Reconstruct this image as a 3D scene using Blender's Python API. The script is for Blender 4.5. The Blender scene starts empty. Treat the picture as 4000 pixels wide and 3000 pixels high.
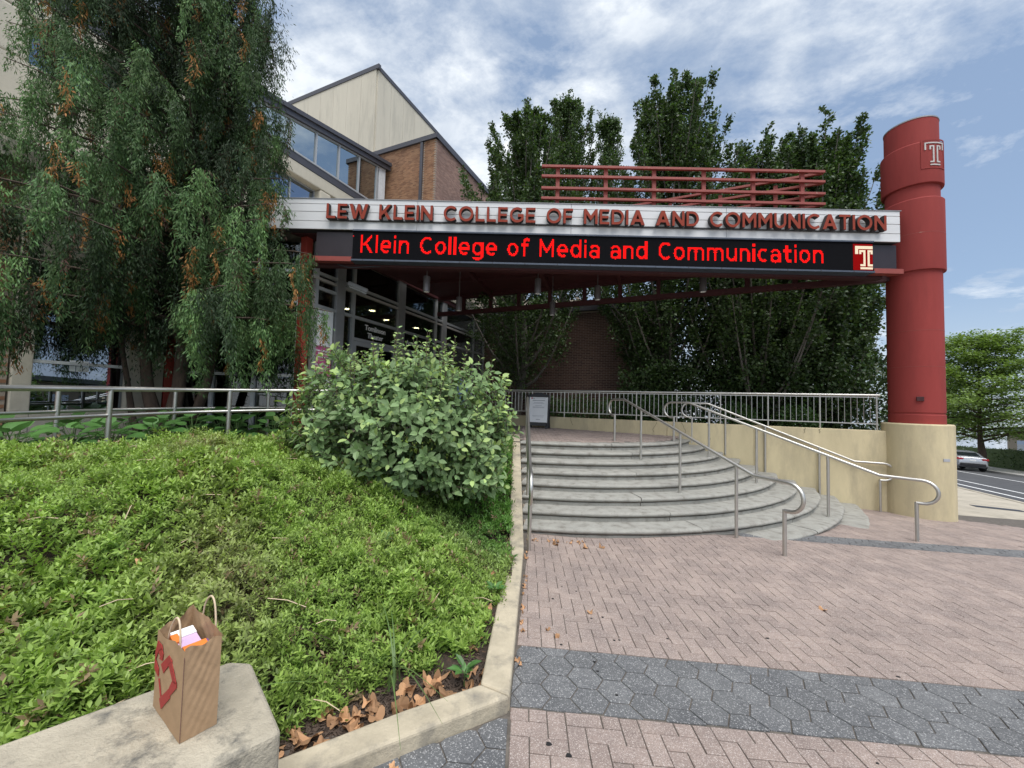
import bpy, bmesh, math, random
import numpy as np
from mathutils import Matrix, Vector
random.seed(7)
rng = np.random.default_rng(7)
R = math.radians
scene = bpy.context.scene
COL = scene.collection

# ------------------------------------------------------------------ camera
H = 1.63
cam_d = bpy.data.cameras.new('camera'); cam = bpy.data.objects.new('camera', cam_d); COL.objects.link(cam)
cam_d.sensor_fit = 'HORIZONTAL'; cam_d.sensor_width = 36.0; cam_d.lens = 36.0*1524.68/4000.0
cam_d.clip_start = 0.05; cam_d.clip_end = 2000
cr_, cu_, cw_ = (0.99962, -0.00129, 0.02747), (-0.0275, -0.04696, 0.99852), (0.0, 0.9989, 0.04698)
M = Matrix.Identity(4)
for i in range(3):
    M[i][0] = cr_[i]; M[i][1] = cu_[i]; M[i][2] = -cw_[i]
M[2][3] = H
cam.matrix_world = M
scene.camera = cam
scene.render.resolution_x = 1024; scene.render.resolution_y = 768

# ------------------------------------------------------------------ sky, sun, exposure
SUN_EL, SUN_AZ = 65.0, 158.0      # azimuth measured clockwise from +Y
world = bpy.data.worlds.new('World'); scene.world = world; world.use_nodes = True
wt = world.node_tree; wt.nodes.clear()
def wn(t, **k):
    n = wt.nodes.new(t)
    for a, b in k.items(): setattr(n, a, b)
    return n
wo = wn('ShaderNodeOutputWorld'); wb = wn('ShaderNodeBackground'); wb.inputs['Strength'].default_value = 0.1
wt.links.new(wb.outputs[0], wo.inputs[0])
sky = wn('ShaderNodeTexSky', sky_type='NISHITA'); sky.sun_disc = False
sky.sun_elevation = R(SUN_EL); sky.sun_rotation = R(SUN_AZ); sky.air_density = 1.0; sky.dust_density = 0.6; sky.ozone_density = 1.6
tc = wn('ShaderNodeTexCoord')
sep = wn('ShaderNodeSeparateXYZ'); wt.links.new(tc.outputs['Generated'], sep.inputs[0])
def wmath(op, a, b=None, c=None):
    n = wn('ShaderNodeMath', operation=op)
    for i, v in enumerate((a, b, c)):
        if v is None: continue
        if isinstance(v, (int, float)): n.inputs[i].default_value = v
        else: wt.links.new(v, n.inputs[i])
    return n.outputs[0]
zc = wmath('ADD', wmath('MAXIMUM', sep.outputs[2], 0.0), 0.16)
comb = wn('ShaderNodeCombineXYZ')
wt.links.new(wmath('DIVIDE', sep.outputs[0], zc), comb.inputs[0])
wt.links.new(wmath('DIVIDE', sep.outputs[1], zc), comb.inputs[1])
def wnoise(scale, detail, rough, off, stretch=(1, 1, 1), rot=0.0, dist=0.0):
    mp = wn('ShaderNodeMapping'); mp.inputs['Location'].default_value = off; mp.inputs['Scale'].default_value = stretch
    mp.inputs['Rotation'].default_value = (0, 0, rot)
    wt.links.new(comb.outputs[0], mp.inputs[0])
    n = wn('ShaderNodeTexNoise'); n.inputs['Scale'].default_value = scale; n.inputs['Detail'].default_value = detail
    n.inputs['Roughness'].default_value = rough; n.inputs['Distortion'].default_value = dist
    wt.links.new(mp.outputs[0], n.inputs['Vector'])
    return n.outputs[0]
big = wnoise(0.6, 3, 0.5, (0.25, 1.1, 0.0))
mid = wnoise(2.6, 12, 0.66, (0.4, 2.3, 0.0), (1.0, 1.15, 1), 0.5, 0.15)
puff = wnoise(7.0, 8, 0.58, (2.0, 0.3, 0.0), (0.8, 1.25, 1), 0.9, 0.3)
cov = wmath('ADD', wmath('ADD', wmath('MULTIPLY', big, 0.85), wmath('MULTIPLY', mid, 1.0)), wmath('MULTIPLY', puff, 0.42))
cov = wmath('SUBTRACT', cov, wmath('MULTIPLY', sep.outputs[0], 0.20))          # the cloud bank thins out towards one side of the sky
cov = wmath('MULTIPLY', cov, 0.5)
ramp = wn('ShaderNodeValToRGB'); wt.links.new(cov, ramp.inputs[0])
ramp.color_ramp.elements[0].position = 0.485; ramp.color_ramp.elements[0].color = (0.0, 0.0, 0.0, 1)
ramp.color_ramp.elements[1].position = 0.625; ramp.color_ramp.elements[1].color = (1, 1, 1, 1)
e = ramp.color_ramp.elements.new(0.54); e.color = (0.34, 0.34, 0.34, 1)
# cloud brightness varies with the thickness of the cloud
shade = wn('ShaderNodeValToRGB'); wt.links.new(wnoise(1.5, 7, 0.6, (3.0, 5.0, 0.0), (1, 1.2, 1), 0.2, 0.3), shade.inputs[0])
shade.color_ramp.elements[0].position = 0.38; shade.color_ramp.elements[0].color = (3.9, 4.5, 5.4, 1)
shade.color_ramp.elements[1].position = 0.56; shade.color_ramp.elements[1].color = (6.9, 7.25, 7.6, 1)
hz_ = wn('ShaderNodeMapRange'); wt.links.new(sep.outputs[2], hz_.inputs[0])
hz_.inputs[1].default_value = 0.0; hz_.inputs[2].default_value = 0.22; hz_.inputs[3].default_value = 0.6; hz_.inputs[4].default_value = 0.0
veil = wn('ShaderNodeMix', data_type='RGBA'); wt.links.new(sky.outputs[0], veil.inputs[6]); veil.inputs[7].default_value = (2.7, 3.6, 5.0, 1); veil.inputs[0].default_value = 0.55
skyc = wn('ShaderNodeMix', data_type='RGBA'); wt.links.new(veil.outputs[2], skyc.inputs[6]); skyc.inputs[7].default_value = (4.2, 4.8, 5.7, 1)
wt.links.new(hz_.outputs[0], skyc.inputs[0])
mixc = wn('ShaderNodeMix', data_type='RGBA'); wt.links.new(ramp.outputs[0], mixc.inputs[0])
wt.links.new(skyc.outputs[2], mixc.inputs[6]); wt.links.new(shade.outputs[0], mixc.inputs[7])
wt.links.new(mixc.outputs[2], wb.inputs['Color'])

sun_d = bpy.data.lights.new('sun', 'SUN'); sun_d.energy = 2.85; sun_d.angle = R(50); sun_d.color = (1.0, 0.965, 0.91)
sun = bpy.data.objects.new('sun', sun_d); COL.objects.link(sun)
sd = Vector((math.cos(R(SUN_EL))*math.sin(R(SUN_AZ)), math.cos(R(SUN_EL))*math.cos(R(SUN_AZ)), math.sin(R(SUN_EL))))
sun.rotation_euler = (-sd).to_track_quat('-Z', 'Y').to_euler(); sun.location = sd*60
vs = scene.view_settings; vs.view_transform = 'Standard'; vs.look = 'None'; vs.gamma = 1.0; vs.exposure = 0.55
try: vs.use_curve_mapping = False
except Exception: pass
scene.render.engine = 'CYCLES'
scene.cycles.max_bounces = 6; scene.cycles.transparent_max_bounces = 12

# ------------------------------------------------------------------ materials
MATS = {}
def new_mat(name):
    m = bpy.data.materials.new(name); m.use_nodes = True
    nt = m.node_tree; b = nt.nodes['Principled BSDF']
    MATS[name] = m
    return m, nt, b
def lk(nt, a, b): nt.links.new(a, b)
def tex_noise(nt, scale, detail=4, rough=0.6, coord='Object', stretch=None, dist=0):
    t = nt.nodes.new('ShaderNodeTexCoord'); n = nt.nodes.new('ShaderNodeTexNoise')
    n.inputs['Scale'].default_value = scale; n.inputs['Detail'].default_value = detail; n.inputs['Roughness'].default_value = rough
    n.inputs['Distortion'].default_value = dist
    src = t.outputs[coord] if coord != 'Position' else nt.nodes.new('ShaderNodeNewGeometry').outputs['Position']
    if stretch:
        mp = nt.nodes.new('ShaderNodeMapping'); mp.inputs['Scale'].default_value = stretch
        lk(nt, src, mp.inputs[0]); src = mp.outputs[0]
    lk(nt, src, n.inputs['Vector'])
    return n.outputs[0]
def ramp2(nt, fac, stops):
    r = nt.nodes.new('ShaderNodeValToRGB'); lk(nt, fac, r.inputs[0])
    els = r.color_ramp.elements
    els[0].position, els[0].color = stops[0][0], (*stops[0][1], 1)
    els[1].position, els[1].color = stops[-1][0], (*stops[-1][1], 1)
    for p, c in stops[1:-1]:
        e = els.new(p); e.color = (*c, 1)
    return r.outputs[0]
def mixrgb(nt, fac, a, b, mode='MIX'):
    n = nt.nodes.new('ShaderNodeMix'); n.data_type = 'RGBA'; n.blend_type = mode
    for i, v in ((0, fac), (6, a), (7, b)):
        if isinstance(v, (int, float)): n.inputs[i].default_value = v
        elif isinstance(v, tuple): n.inputs[i].default_value = (*v[:3], 1)
        else: lk(nt, v, n.inputs[i])
    return n.outputs[2]
def sc3(c, k): return tuple(min(1, x*k) for x in c)
def plain(name, c, rough=0.6, metal=0.0, var=0.12, scale=6, bump=0.0, bscale=60, coord='Position', dirt=None, spec=0.5, stretch=None):
    m, nt, b = new_mat(name)
    f = tex_noise(nt, scale, 5, 0.6, coord, stretch)
    colr = ramp2(nt, f, [(0.3, sc3(c, 1-var)), (0.7, sc3(c, 1+var))])
    if dirt:
        dc, ds, lo, hi = dirt
        f2 = tex_noise(nt, ds, 8, 0.7, coord, stretch)
        fr = ramp2(nt, f2, [(lo, (0, 0, 0)), (hi, (1, 1, 1))])
        colr = mixrgb(nt, fr, colr, dc)
    lk(nt, colr, b.inputs['Base Color'])
    b.inputs['Roughness'].default_value = rough; b.inputs['Metallic'].default_value = metal
    b.inputs['Specular IOR Level'].default_value = spec
    if bump:
        bn = nt.nodes.new('ShaderNodeBump'); bn.inputs['Strength'].default_value = bump; bn.inputs['Distance'].default_value = 0.02
        lk(nt, tex_noise(nt, bscale, 6, 0.65, coord), bn.inputs['Height']); lk(nt, bn.outputs[0], b.inputs['Normal'])
    return m
def speckle(name, c, c2, speck, rough=0.85, scale=260, amount=0.62, patch=3.0, rnd=0.22, bump=0.25, dark=None):
    """aggregate-faced paving unit: base colour per unit, light and dark grains"""
    m, nt, b = new_mat(name)
    oi = nt.nodes.new('ShaderNodeObjectInfo')
    geo = nt.nodes.new('ShaderNodeNewGeometry')
    isl = mixrgb(nt, 0.5, oi.outputs['Random'], geo.outputs['Random Per Island'])
    frac = nt.nodes.new('ShaderNodeMath'); frac.operation = 'FRACT'
    ad = nt.nodes.new('ShaderNodeMath'); ad.operation = 'ADD'; lk(nt, oi.outputs['Random'], ad.inputs[0]); lk(nt, geo.outputs['Random Per Island'], ad.inputs[1])
    lk(nt, ad.outputs[0], frac.inputs[0])
    unit = ramp2(nt, frac.outputs[0], [(0, sc3(c, 1-rnd)), (0.5, c), (1, c2)])
    pt = ramp2(nt, tex_noise(nt, patch, 4, 0.6, 'Position'), [(0.35, (0.78, 0.78, 0.79)), (0.65, (1.1, 1.09, 1.07))])
    colr = mixrgb(nt, 1.0, unit, pt, 'MULTIPLY')
    v = nt.nodes.new('ShaderNodeTexVoronoi'); v.inputs['Scale'].default_value = scale; lk(nt, geo.outputs['Position'], v.inputs['Vector'])
    sepc = nt.nodes.new('ShaderNodeSeparateColor'); lk(nt, v.outputs['Color'], sepc.inputs[0])
    fr = ramp2(nt, sepc.outputs[0], [(amount, (0, 0, 0)), (amount+0.3, (0.75, 0.75, 0.75))])
    colr = mixrgb(nt, fr, colr, speck)
    fr2 = ramp2(nt, sepc.outputs[1], [(0.7, (0, 0, 0)), (1.0, (0.6, 0.6, 0.6))])
    colr = mixrgb(nt, fr2, colr, dark or sc3(c, 0.45))
    lk(nt, colr, b.inputs['Base Color']); b.inputs['Roughness'].default_value = rough; b.inputs['Specular IOR Level'].default_value = 0.25
    bn = nt.nodes.new('ShaderNodeBump'); bn.inputs['Strength'].default_value = bump; bn.inputs['Distance'].default_value = 0.003
    lk(nt, sepc.outputs[2], bn.inputs['Height']); lk(nt, bn.outputs[0], b.inputs['Normal'])
    return m
def leafmat(name, rough=0.5, trans=0.3, spec=0.35, var=0.0):
    """colour comes from the leaf's own colour attribute"""
    m, nt, b = new_mat(name)
    a = nt.nodes.new('ShaderNodeAttribute'); a.attribute_name = 'leafcol'
    b.inputs['Roughness'].default_value = rough; b.inputs['Specular IOR Level'].default_value = spec
    lk(nt, a.outputs['Color'], b.inputs['Base Color'])
    tr = nt.nodes.new('ShaderNodeBsdfTranslucent')
    tcol = mixrgb(nt, 1.0, a.outputs['Color'], (1.25, 1.35, 0.6), 'MULTIPLY'); lk(nt, tcol, tr.inputs[0])
    mx = nt.nodes.new('ShaderNodeMixShader'); mx.inputs[0].default_value = trans
    lk(nt, b.outputs[0], mx.inputs[1]); lk(nt, tr.outputs[0], mx.inputs[2])
    lk(nt, mx.outputs[0], nt.nodes['Material Output'].inputs[0])
    return m
def leafplain(name, c, rough=0.5, trans=0.25, rnd=0.25):
    m, nt, b = new_mat(name)
    oi = nt.nodes.new('ShaderNodeObjectInfo')
    colr = ramp2(nt, oi.outputs['Random'], [(0, sc3(c, 1-rnd)), (1, sc3(c, 1+rnd))])
    lk(nt, colr, b.inputs['Base Color']); b.inputs['Roughness'].default_value = rough
    tr = nt.nodes.new('ShaderNodeBsdfTranslucent'); lk(nt, colr, tr.inputs[0])
    mx = nt.nodes.new('ShaderNodeMixShader'); mx.inputs[0].default_value = trans
    lk(nt, b.outputs[0], mx.inputs[1]); lk(nt, tr.outputs[0], mx.inputs[2]); lk(nt, mx.outputs[0], nt.nodes['Material Output'].inputs[0])
    return m
def glassmat(name, tint=(0.35, 0.4, 0.42), refl=0.14, rough=0.01, gcol=(0.9, 0.95, 1.0)):
    m = bpy.data.materials.new(name); m.use_nodes = True; MATS[name] = m
    nt = m.node_tree; nt.nodes.clear()
    out = nt.nodes.new('ShaderNodeOutputMaterial'); t = nt.nodes.new('ShaderNodeBsdfTransparent'); g = nt.nodes.new('ShaderNodeBsdfGlossy')
    t.inputs[0].default_value = (*tint, 1); g.inputs[0].default_value = (*gcol, 1); g.inputs['Roughness'].default_value = rough
    lw = nt.nodes.new('ShaderNodeLayerWeight'); lw.inputs[0].default_value = 0.35
    mr = nt.nodes.new('ShaderNodeMapRange'); lk(nt, lw.outputs['Fresnel'], mr.inputs[0]); mr.inputs[3].default_value = refl; mr.inputs[4].default_value = min(1, refl+0.6)
    mx = nt.nodes.new('ShaderNodeMixShader'); lk(nt, mr.outputs[0], mx.inputs[0]); lk(nt, t.outputs[0], mx.inputs[1]); lk(nt, g.outputs[0], mx.inputs[2])
    lk(nt, mx.outputs[0], out.inputs[0])
    return m
def emit(name, c, s):
    m, nt, b = new_mat(name)
    b.inputs['Base Color'].default_value = (0.004, 0.004, 0.004, 1); b.inputs['Specular IOR Level'].default_value = 0.0; b.inputs['Emission Color'].default_value = (*c, 1); b.inputs['Emission Strength'].default_value = s
    b.inputs['Roughness'].default_value = 0.5
    return m

speckle('paver_pink', (0.300, 0.238, 0.212), (0.318, 0.254, 0.226), (0.58, 0.52, 0.48), amount=0.70, rnd=0.14)
speckle('paver_grey', (0.138, 0.142, 0.148), (0.155, 0.159, 0.165), (0.48, 0.48, 0.48), amount=0.80, scale=190, rnd=0.12)
plain('joint_sand', (0.115, 0.10, 0.085), 0.95, var=0.35, scale=20)
plain('step_stone', (0.345, 0.34, 0.31), 0.92, var=0.14, scale=14, bump=0.7, bscale=75, dirt=((0.15, 0.138, 0.12), 7.0, 0.48, 0.74), spec=0.2)
plain('concrete_kerb', (0.46, 0.40, 0.295), 0.9, var=0.16, scale=7, bump=0.35, bscale=50, dirt=((0.19, 0.175, 0.15), 4.2, 0.5, 0.72))
plain('concrete_bench', (0.43, 0.385, 0.30), 0.9, var=0.2, scale=6, bump=0.6, bscale=70, dirt=((0.13, 0.125, 0.11), 5.5, 0.52, 0.66))
plain('beige_render', (0.60, 0.515, 0.33), 0.9, var=0.12, scale=2.5, bump=0.22, bscale=80, dirt=((0.44, 0.38, 0.26), 2.6, 0.46, 0.72), stretch=(1, 1, 0.3), spec=0.2)
plain('crack', (0.10, 0.085, 0.06), 0.95)
plain('red_paint', (0.285, 0.048, 0.043), 0.75, var=0.12, scale=2.2, bump=0.10, bscale=180, dirt=((0.235, 0.042, 0.038), 2.6, 0.48, 0.72), spec=0.2, stretch=(1, 1, 0.16))
plain('red_frame', (0.36, 0.050, 0.034), 0.5, var=0.1, scale=8)
plain('maroon_steel', (0.060, 0.013, 0.015), 0.6, var=0.2, scale=5, dirt=((0.30, 0.22, 0.18), 9, 0.66, 0.74))
plain('trellis_red', (0.26, 0.050, 0.038), 0.55, var=0.12, scale=6, dirt=((0.48, 0.36, 0.28), 7, 0.64, 0.72))
plain('silver_panel', (0.64, 0.64, 0.645), 0.45, metal=0.0, var=0.05, scale=1.3, stretch=(0.4, 1, 3))
plain('panel_groove', (0.045, 0.045, 0.05), 0.8)
plain('letter_face', (0.25, 0.044, 0.026), 0.75, var=0.06, scale=9, spec=0.2)
plain('letter_side', (0.028, 0.02, 0.02), 0.7); plain('end_panel', (0.022, 0.014, 0.018), 0.35)
plain('led_black', (0.0045, 0.0045, 0.006), 0.9, var=0.2, scale=30, spec=0.1)
plain('led_frame', (0.075, 0.09, 0.12), 0.45, metal=0.3)
plain('grey_metal', (0.30, 0.30, 0.31), 0.45, metal=0.25, var=0.08)
plain('aluminium', (0.40, 0.41, 0.42), 0.45, metal=0.25, var=0.06)
plain('lamp_metal', (0.19, 0.175, 0.18), 0.4, metal=0.4)
plain('white_frame', (0.62, 0.64, 0.66), 0.5)
plain('dark_metal', (0.045, 0.045, 0.055), 0.5, metal=0.2)
plain('roof_edge', (0.075, 0.075, 0.088), 0.5, metal=0.3, var=0.1)
plain('panel_concrete', (0.54, 0.50, 0.41), 0.9, var=0.08, scale=0.8, bump=0.15, bscale=14, dirt=((0.33, 0.31, 0.26), 0.9, 0.5, 0.8), stretch=(1, 1, 0.16))
plain('cream_concrete', (0.52, 0.48, 0.39), 0.9, var=0.1, scale=1.4, bump=0.25, bscale=16, dirt=((0.33, 0.30, 0.24), 1.4, 0.5, 0.8), stretch=(1, 1, 0.4))
plain('mortar', (0.30, 0.25, 0.20), 0.95)
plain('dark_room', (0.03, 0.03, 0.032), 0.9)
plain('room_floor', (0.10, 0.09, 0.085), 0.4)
plain('room_ceiling', (0.36, 0.34, 0.32), 0.9, var=0.05)
plain('curtain', (0.17, 0.22, 0.21), 0.9, var=0.3, scale=14, stretch=(6, 6, 0.2))
plain('black_plastic', (0.022, 0.022, 0.026), 0.5)
plain('paper_white', (0.84, 0.85, 0.86), 0.7, var=0.03)
plain('grey_print', (0.40, 0.41, 0.44), 0.8)
plain('pink_print', (0.50, 0.09, 0.24), 0.6, var=0.04)
plain('red_print', (0.50, 0.03, 0.05), 0.6)
plain('white_print', (0.82, 0.82, 0.82), 0.6); plain('emblem_white', (0.50, 0.48, 0.46), 0.6)
plain('bark', (0.085, 0.06, 0.045), 0.95, var=0.4, scale=9, bump=0.9, bscale=28, stretch=(1, 1, 0.2))
plain('bark_grey', (0.14, 0.125, 0.11), 0.95, var=0.3, scale=9, bump=0.8, bscale=28, stretch=(1, 1, 0.3))
plain('soil', (0.055, 0.038, 0.028), 1.0, var=0.5, scale=22, bump=1.0, bscale=70, dirt=((0.15, 0.085, 0.05), 26, 0.55, 0.66))
plain('asphalt', (0.062, 0.062, 0.067), 0.9, var=0.18, scale=3, bump=0.3, bscale=140, dirt=((0.09, 0.09, 0.092), 1.2, 0.5, 0.7))
plain('walk_concrete', (0.43, 0.385, 0.31), 0.92, var=0.12, scale=2.5, bump=0.2, bscale=70, dirt=((0.27, 0.24, 0.19), 2.4, 0.5, 0.75))
plain('far_walk', (0.34, 0.33, 0.31), 0.92, var=0.1)
plain('grass_ground', (0.06, 0.09, 0.03), 1.0, var=0.4, scale=8)
plain('white_line', (0.72, 0.72, 0.72), 0.8, var=0.12, scale=9)
plain('bag_paper', (0.37, 0.245, 0.145), 0.9, var=0.05, scale=9, bump=0.15, bscale=18, coord='Position', spec=0.2)
plain('bag_inside', (0.30, 0.20, 0.12), 0.9, var=0.1, scale=12)
plain('bag_red', (0.33, 0.03, 0.025), 0.75, var=0.08, scale=20)
plain('rope', (0.60, 0.47, 0.33), 0.9, var=0.1)
plain('orange_print', (0.75, 0.20, 0.03), 0.6); plain('purple_print', (0.16, 0.07, 0.22), 0.6); plain('lilac_print', (0.58, 0.42, 0.62), 0.6)
plain('brown_card', (0.14, 0.07, 0.055), 0.8)
plain('car_paint', (0.50, 0.52, 0.56), 0.25, metal=0.5, var=0.02)
plain('tyre', (0.02, 0.02, 0.02), 0.8); plain('tail_light', (0.40, 0.02, 0.03), 0.3); plain('car_glass', (0.02, 0.025, 0.03), 0.08)
plain('skin', (0.50, 0.29, 0.21), 0.6); plain('hair', (0.16, 0.08, 0.04), 0.7); plain('shirt_blue', (0.14, 0.22, 0.38), 0.8); plain('trousers', (0.04, 0.045, 0.06), 0.8)
plain('far_wall', (0.30, 0.24, 0.20), 0.9); plain('far_roof', (0.12, 0.13, 0.13), 0.8); plain('stone_pale', (0.42, 0.36, 0.30), 0.9)
plain('gum', (0.012, 0.012, 0.013), 0.7)
plain('stainless', (0.60, 0.585, 0.55), 0.42, metal=1.0, var=0.06, scale=12)
plain('red_chair', (0.26, 0.05, 0.03), 0.5)
m_, nt_, b_ = new_mat('downlight'); b_.inputs['Emission Color'].default_value = (1, 0.72, 0.35, 1); b_.inputs['Emission Strength'].default_value = 45
emit('led_red', (1.0, 0.007, 0.006), 1.3); emit('led_white', (1.0, 0.85, 0.62), 0.75); emit('led_dim', (0.6, 0.002, 0.002), 0.55)
leafmat('leaf', 0.45, 0.28, 0.4); leafmat('needle', 0.6, 0.2, 0.25); leafmat('cover_leaf', 0.45, 0.3, 0.4); leafmat('shrub_leaf', 0.55, 0.22, 0.3)
leafplain('shrub_leaf_plain', (0.21, 0.315, 0.135)); leafplain('hosta_leaf', (0.085, 0.20, 0.05), 0.4, 0.25)
leafplain('dry_leaf', (0.46, 0.26, 0.135), 0.8, 0.15, 0.35); leafplain('grass_blade', (0.12, 0.20, 0.06), 0.5, 0.3)
glassmat('lobby_glass', (0.33, 0.36, 0.37), 0.07); glassmat('side_glass', (0.30, 0.34, 0.36), 0.10)
glassmat('upper_glass', (0.30, 0.36, 0.38), 0.52, 0.02, (0.72, 0.82, 0.86)); glassmat('dark_glass', (0.10, 0.12, 0.15), 0.35, 0.01, (0.7, 0.8, 0.95))
def brickmat(name, c1, c2, c3):
    m, nt, b = new_mat(name)
    oi = nt.nodes.new('ShaderNodeObjectInfo'); geo = nt.nodes.new('ShaderNodeNewGeometry')
    ad = nt.nodes.new('ShaderNodeMath'); ad.operation = 'ADD'; lk(nt, oi.outputs['Random'], ad.inputs[0]); lk(nt, geo.outputs['Random Per Island'], ad.inputs[1])
    fr = nt.nodes.new('ShaderNodeMath'); fr.operation = 'FRACT'; lk(nt, ad.outputs[0], fr.inputs[0])
    c = ramp2(nt, fr.outputs[0], [(0, c1), (0.5, c2), (1, c3)])
    pt = ramp2(nt, tex_noise(nt, 0.6, 4, 0.6, 'Position'), [(0.35, (0.8, 0.8, 0.82)), (0.65, (1.08, 1.06, 1.04))])
    lk(nt, mixrgb(nt, 1.0, c, pt, 'MULTIPLY'), b.inputs['Base Color']); b.inputs['Roughness'].default_value = 0.85; b.inputs['Specular IOR Level'].default_value = 0.3
brickmat('brick_brown', (0.19, 0.098, 0.058), (0.28, 0.15, 0.085), (0.34, 0.20, 0.115))
brickmat('brick_purple', (0.22, 0.135, 0.11), (0.27, 0.175, 0.145), (0.33, 0.215, 0.17))

brickmat('brick_shaded', (0.085, 0.05, 0.042), (0.11, 0.065, 0.052), (0.14, 0.082, 0.062))  # rear wing brick, colour lowered to carry the shade under the canopy

# ------------------------------------------------------------------ helpers
class MB:
    def __init__(s): s.v = []; s.f = []
    def add(s, vs, fs):
        o = len(s.v); s.v += [tuple(p) for p in vs]; s.f += [tuple(i+o for i in f) for f in fs]; return s
    def box(s, c, size, X=(1, 0, 0), Y=(0, 1, 0), Z=(0, 0, 1)):
        c = np.array(c, float); X, Y, Z = [np.array(a, float) for a in (X, Y, Z)]
        a, b, d = [q/2 for q in size]
        vs = [c+X*i*a+Y*j*b+Z*k*d for k in (-1, 1) for j in (-1, 1) for i in (-1, 1)]
        return s.add(vs, [(0, 2, 3, 1), (4, 5, 7, 6), (0, 1, 5, 4), (2, 6, 7, 3), (0, 4, 6, 2), (1, 3, 7, 5)])
    def prism(s, poly, z0, z1):
        """poly: list of (x, y); z0 / z1 numbers or functions of (x, y)"""
        fz = lambda z, p: z(p[0], p[1]) if callable(z) else z
        n = len(poly)
        vs = [(p[0], p[1], fz(z0, p)) for p in poly]+[(p[0], p[1], fz(z1, p)) for p in poly]
        return s.add(vs, [tuple(range(n))[::-1], tuple(range(n, 2*n))]+[(i, (i+1) % n, n+(i+1) % n, n+i) for i in range(n)])
    def pushed(s, pts, d):
        """3-D planar polygon extruded by vector d"""
        n = len(pts); d = np.array(d, float)
        vs = [tuple(p) for p in pts]+[tuple(np.array(p, float)+d) for p in pts]
        return s.add(vs, [tuple(range(n)), tuple(range(n, 2*n))[::-1]]+[(i, n+i, n+(i+1) % n, (i+1) % n) for i in range(n)])
    def tube(s, path, r, n=10, cap=True):
        path = [Vector(p) for p in path]; m = len(path)
        rs = r if isinstance(r, (list, tuple)) else [r]*m
        t0 = (path[1]-path[0]).normalized(); a = Vector((0, 0, 1)) if abs(t0.z) < 0.9 else Vector((1, 0, 0))
        nrm = (a-t0*a.dot(t0)).normalized(); vs = []
        for i in range(m):
            t = (path[min(i+1, m-1)]-path[max(i-1, 0)]).normalized()
            nrm = (nrm-t*nrm.dot(t)).normalized(); bi = t.cross(nrm)
            for k in range(n):
                an = 2*math.pi*k/n; vs.append(tuple(path[i]+(nrm*math.cos(an)+bi*math.sin(an))*rs[i]))
        fs = [(i*n+k, i*n+(k+1) % n, (i+1)*n+(k+1) % n, (i+1)*n+k) for i in range(m-1) for k in range(n)]
        if cap: fs += [tuple(range(n))[::-1], tuple((m-1)*n+k for k in range(n))]
        return s.add(vs, fs)
    def lathe(s, c, prof, n=48, top=True, bottom=True):
        vs = []
        for r, z in prof:
            for k in range(n):
                a = 2*math.pi*k/n; vs.append((c[0]+r*math.cos(a), c[1]+r*math.sin(a), z))
        m = len(prof)
        fs = [(i*n+k, i*n+(k+1) % n, (i+1)*n+(k+1) % n, (i+1)*n+k) for i in range(m-1) for k in range(n)]
        if bottom: fs.append(tuple(range(n))[::-1])
        if top: fs.append(tuple((m-1)*n+k for k in range(n)))
        return s.add(vs, fs)
    def mesh(s, name):
        me = bpy.data.meshes.new(name); me.from_pydata(s.v, [], s.f); me.validate(); me.update(); return me
    def build(s, name, mat, parent=None, smooth=False, bevel=0.0, seg=2, angle=40):
        o = bpy.data.objects.new(name, s.mesh(name)); COL.objects.link(o)
        return finish(o, mat, parent, smooth, bevel, seg, angle)
def finish(o, mat, parent=None, smooth=False, bevel=0.0, seg=2, angle=40):
    me = o.data
    bm = bmesh.new(); bm.from_mesh(me); bmesh.ops.recalc_face_normals(bm, faces=bm.faces); bm.to_mesh(me); bm.free()
    if mat: me.materials.append(MATS[mat] if isinstance(mat, str) else mat)
    if smooth:
        me.polygons.foreach_set('use_smooth', [True]*len(me.polygons)); me.set_sharp_from_angle(angle=R(angle))
    if bevel:
        md = o.modifiers.new('bevel', 'BEVEL'); md.width = bevel; md.segments = seg; md.limit_method = 'ANGLE'; md.angle_limit = R(35)
    if parent is not None: adopt(o, parent)
    return o
ROOT = {}
def adopt(o, parent):
    o.parent = parent
    o.matrix_parent_inverse = ROOT.get(parent.name, Matrix.Identity(4)).inverted()
def tag(o, label, cat, group=None):
    o['label'] = label; o['category'] = cat
    if group: o['group'] = group
    return o
def thing(name, label, cat, loc=(0, 0, 0), group=None):
    o = bpy.data.objects.new(name, None); COL.objects.link(o); o.location = loc; o.empty_display_size = 0.2
    ROOT[o.name] = Matrix.Translation(loc)
    return tag(o, label, cat, group)
def struct(o): o['kind'] = 'structure'; return o
def stuff(o): o['kind'] = 'stuff'; return o
def np_mesh(name, V, F, mat, col=None, parent=None, smooth=False):
    me = bpy.data.meshes.new(name); V = np.asarray(V, np.float32); F = np.asarray(F, np.int32); k = F.shape[1]
    me.vertices.add(len(V)); me.vertices.foreach_set('co', V.ravel())
    me.loops.add(F.size); me.loops.foreach_set('vertex_index', F.ravel())
    me.polygons.add(len(F)); me.polygons.foreach_set('loop_start', np.arange(0, F.size, k, dtype=np.int32))
    me.update(calc_edges=True); me.validate()
    if col is not None:
        a = me.color_attributes.new('leafcol', 'FLOAT_COLOR', 'POINT')
        c4 = np.ones((len(V), 4), np.float32); c4[:, :3] = col; a.data.foreach_set('color', c4.ravel())
    me.materials.append(MATS[mat])
    if smooth: me.polygons.foreach_set('use_smooth', np.ones(len(F), bool))
    o = bpy.data.objects.new(name, me); COL.objects.link(o)
    if parent is not None: adopt(o, parent)
    return o
def unit(a): return a/np.maximum(np.linalg.norm(a, axis=-1, keepdims=True), 1e-9)
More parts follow.
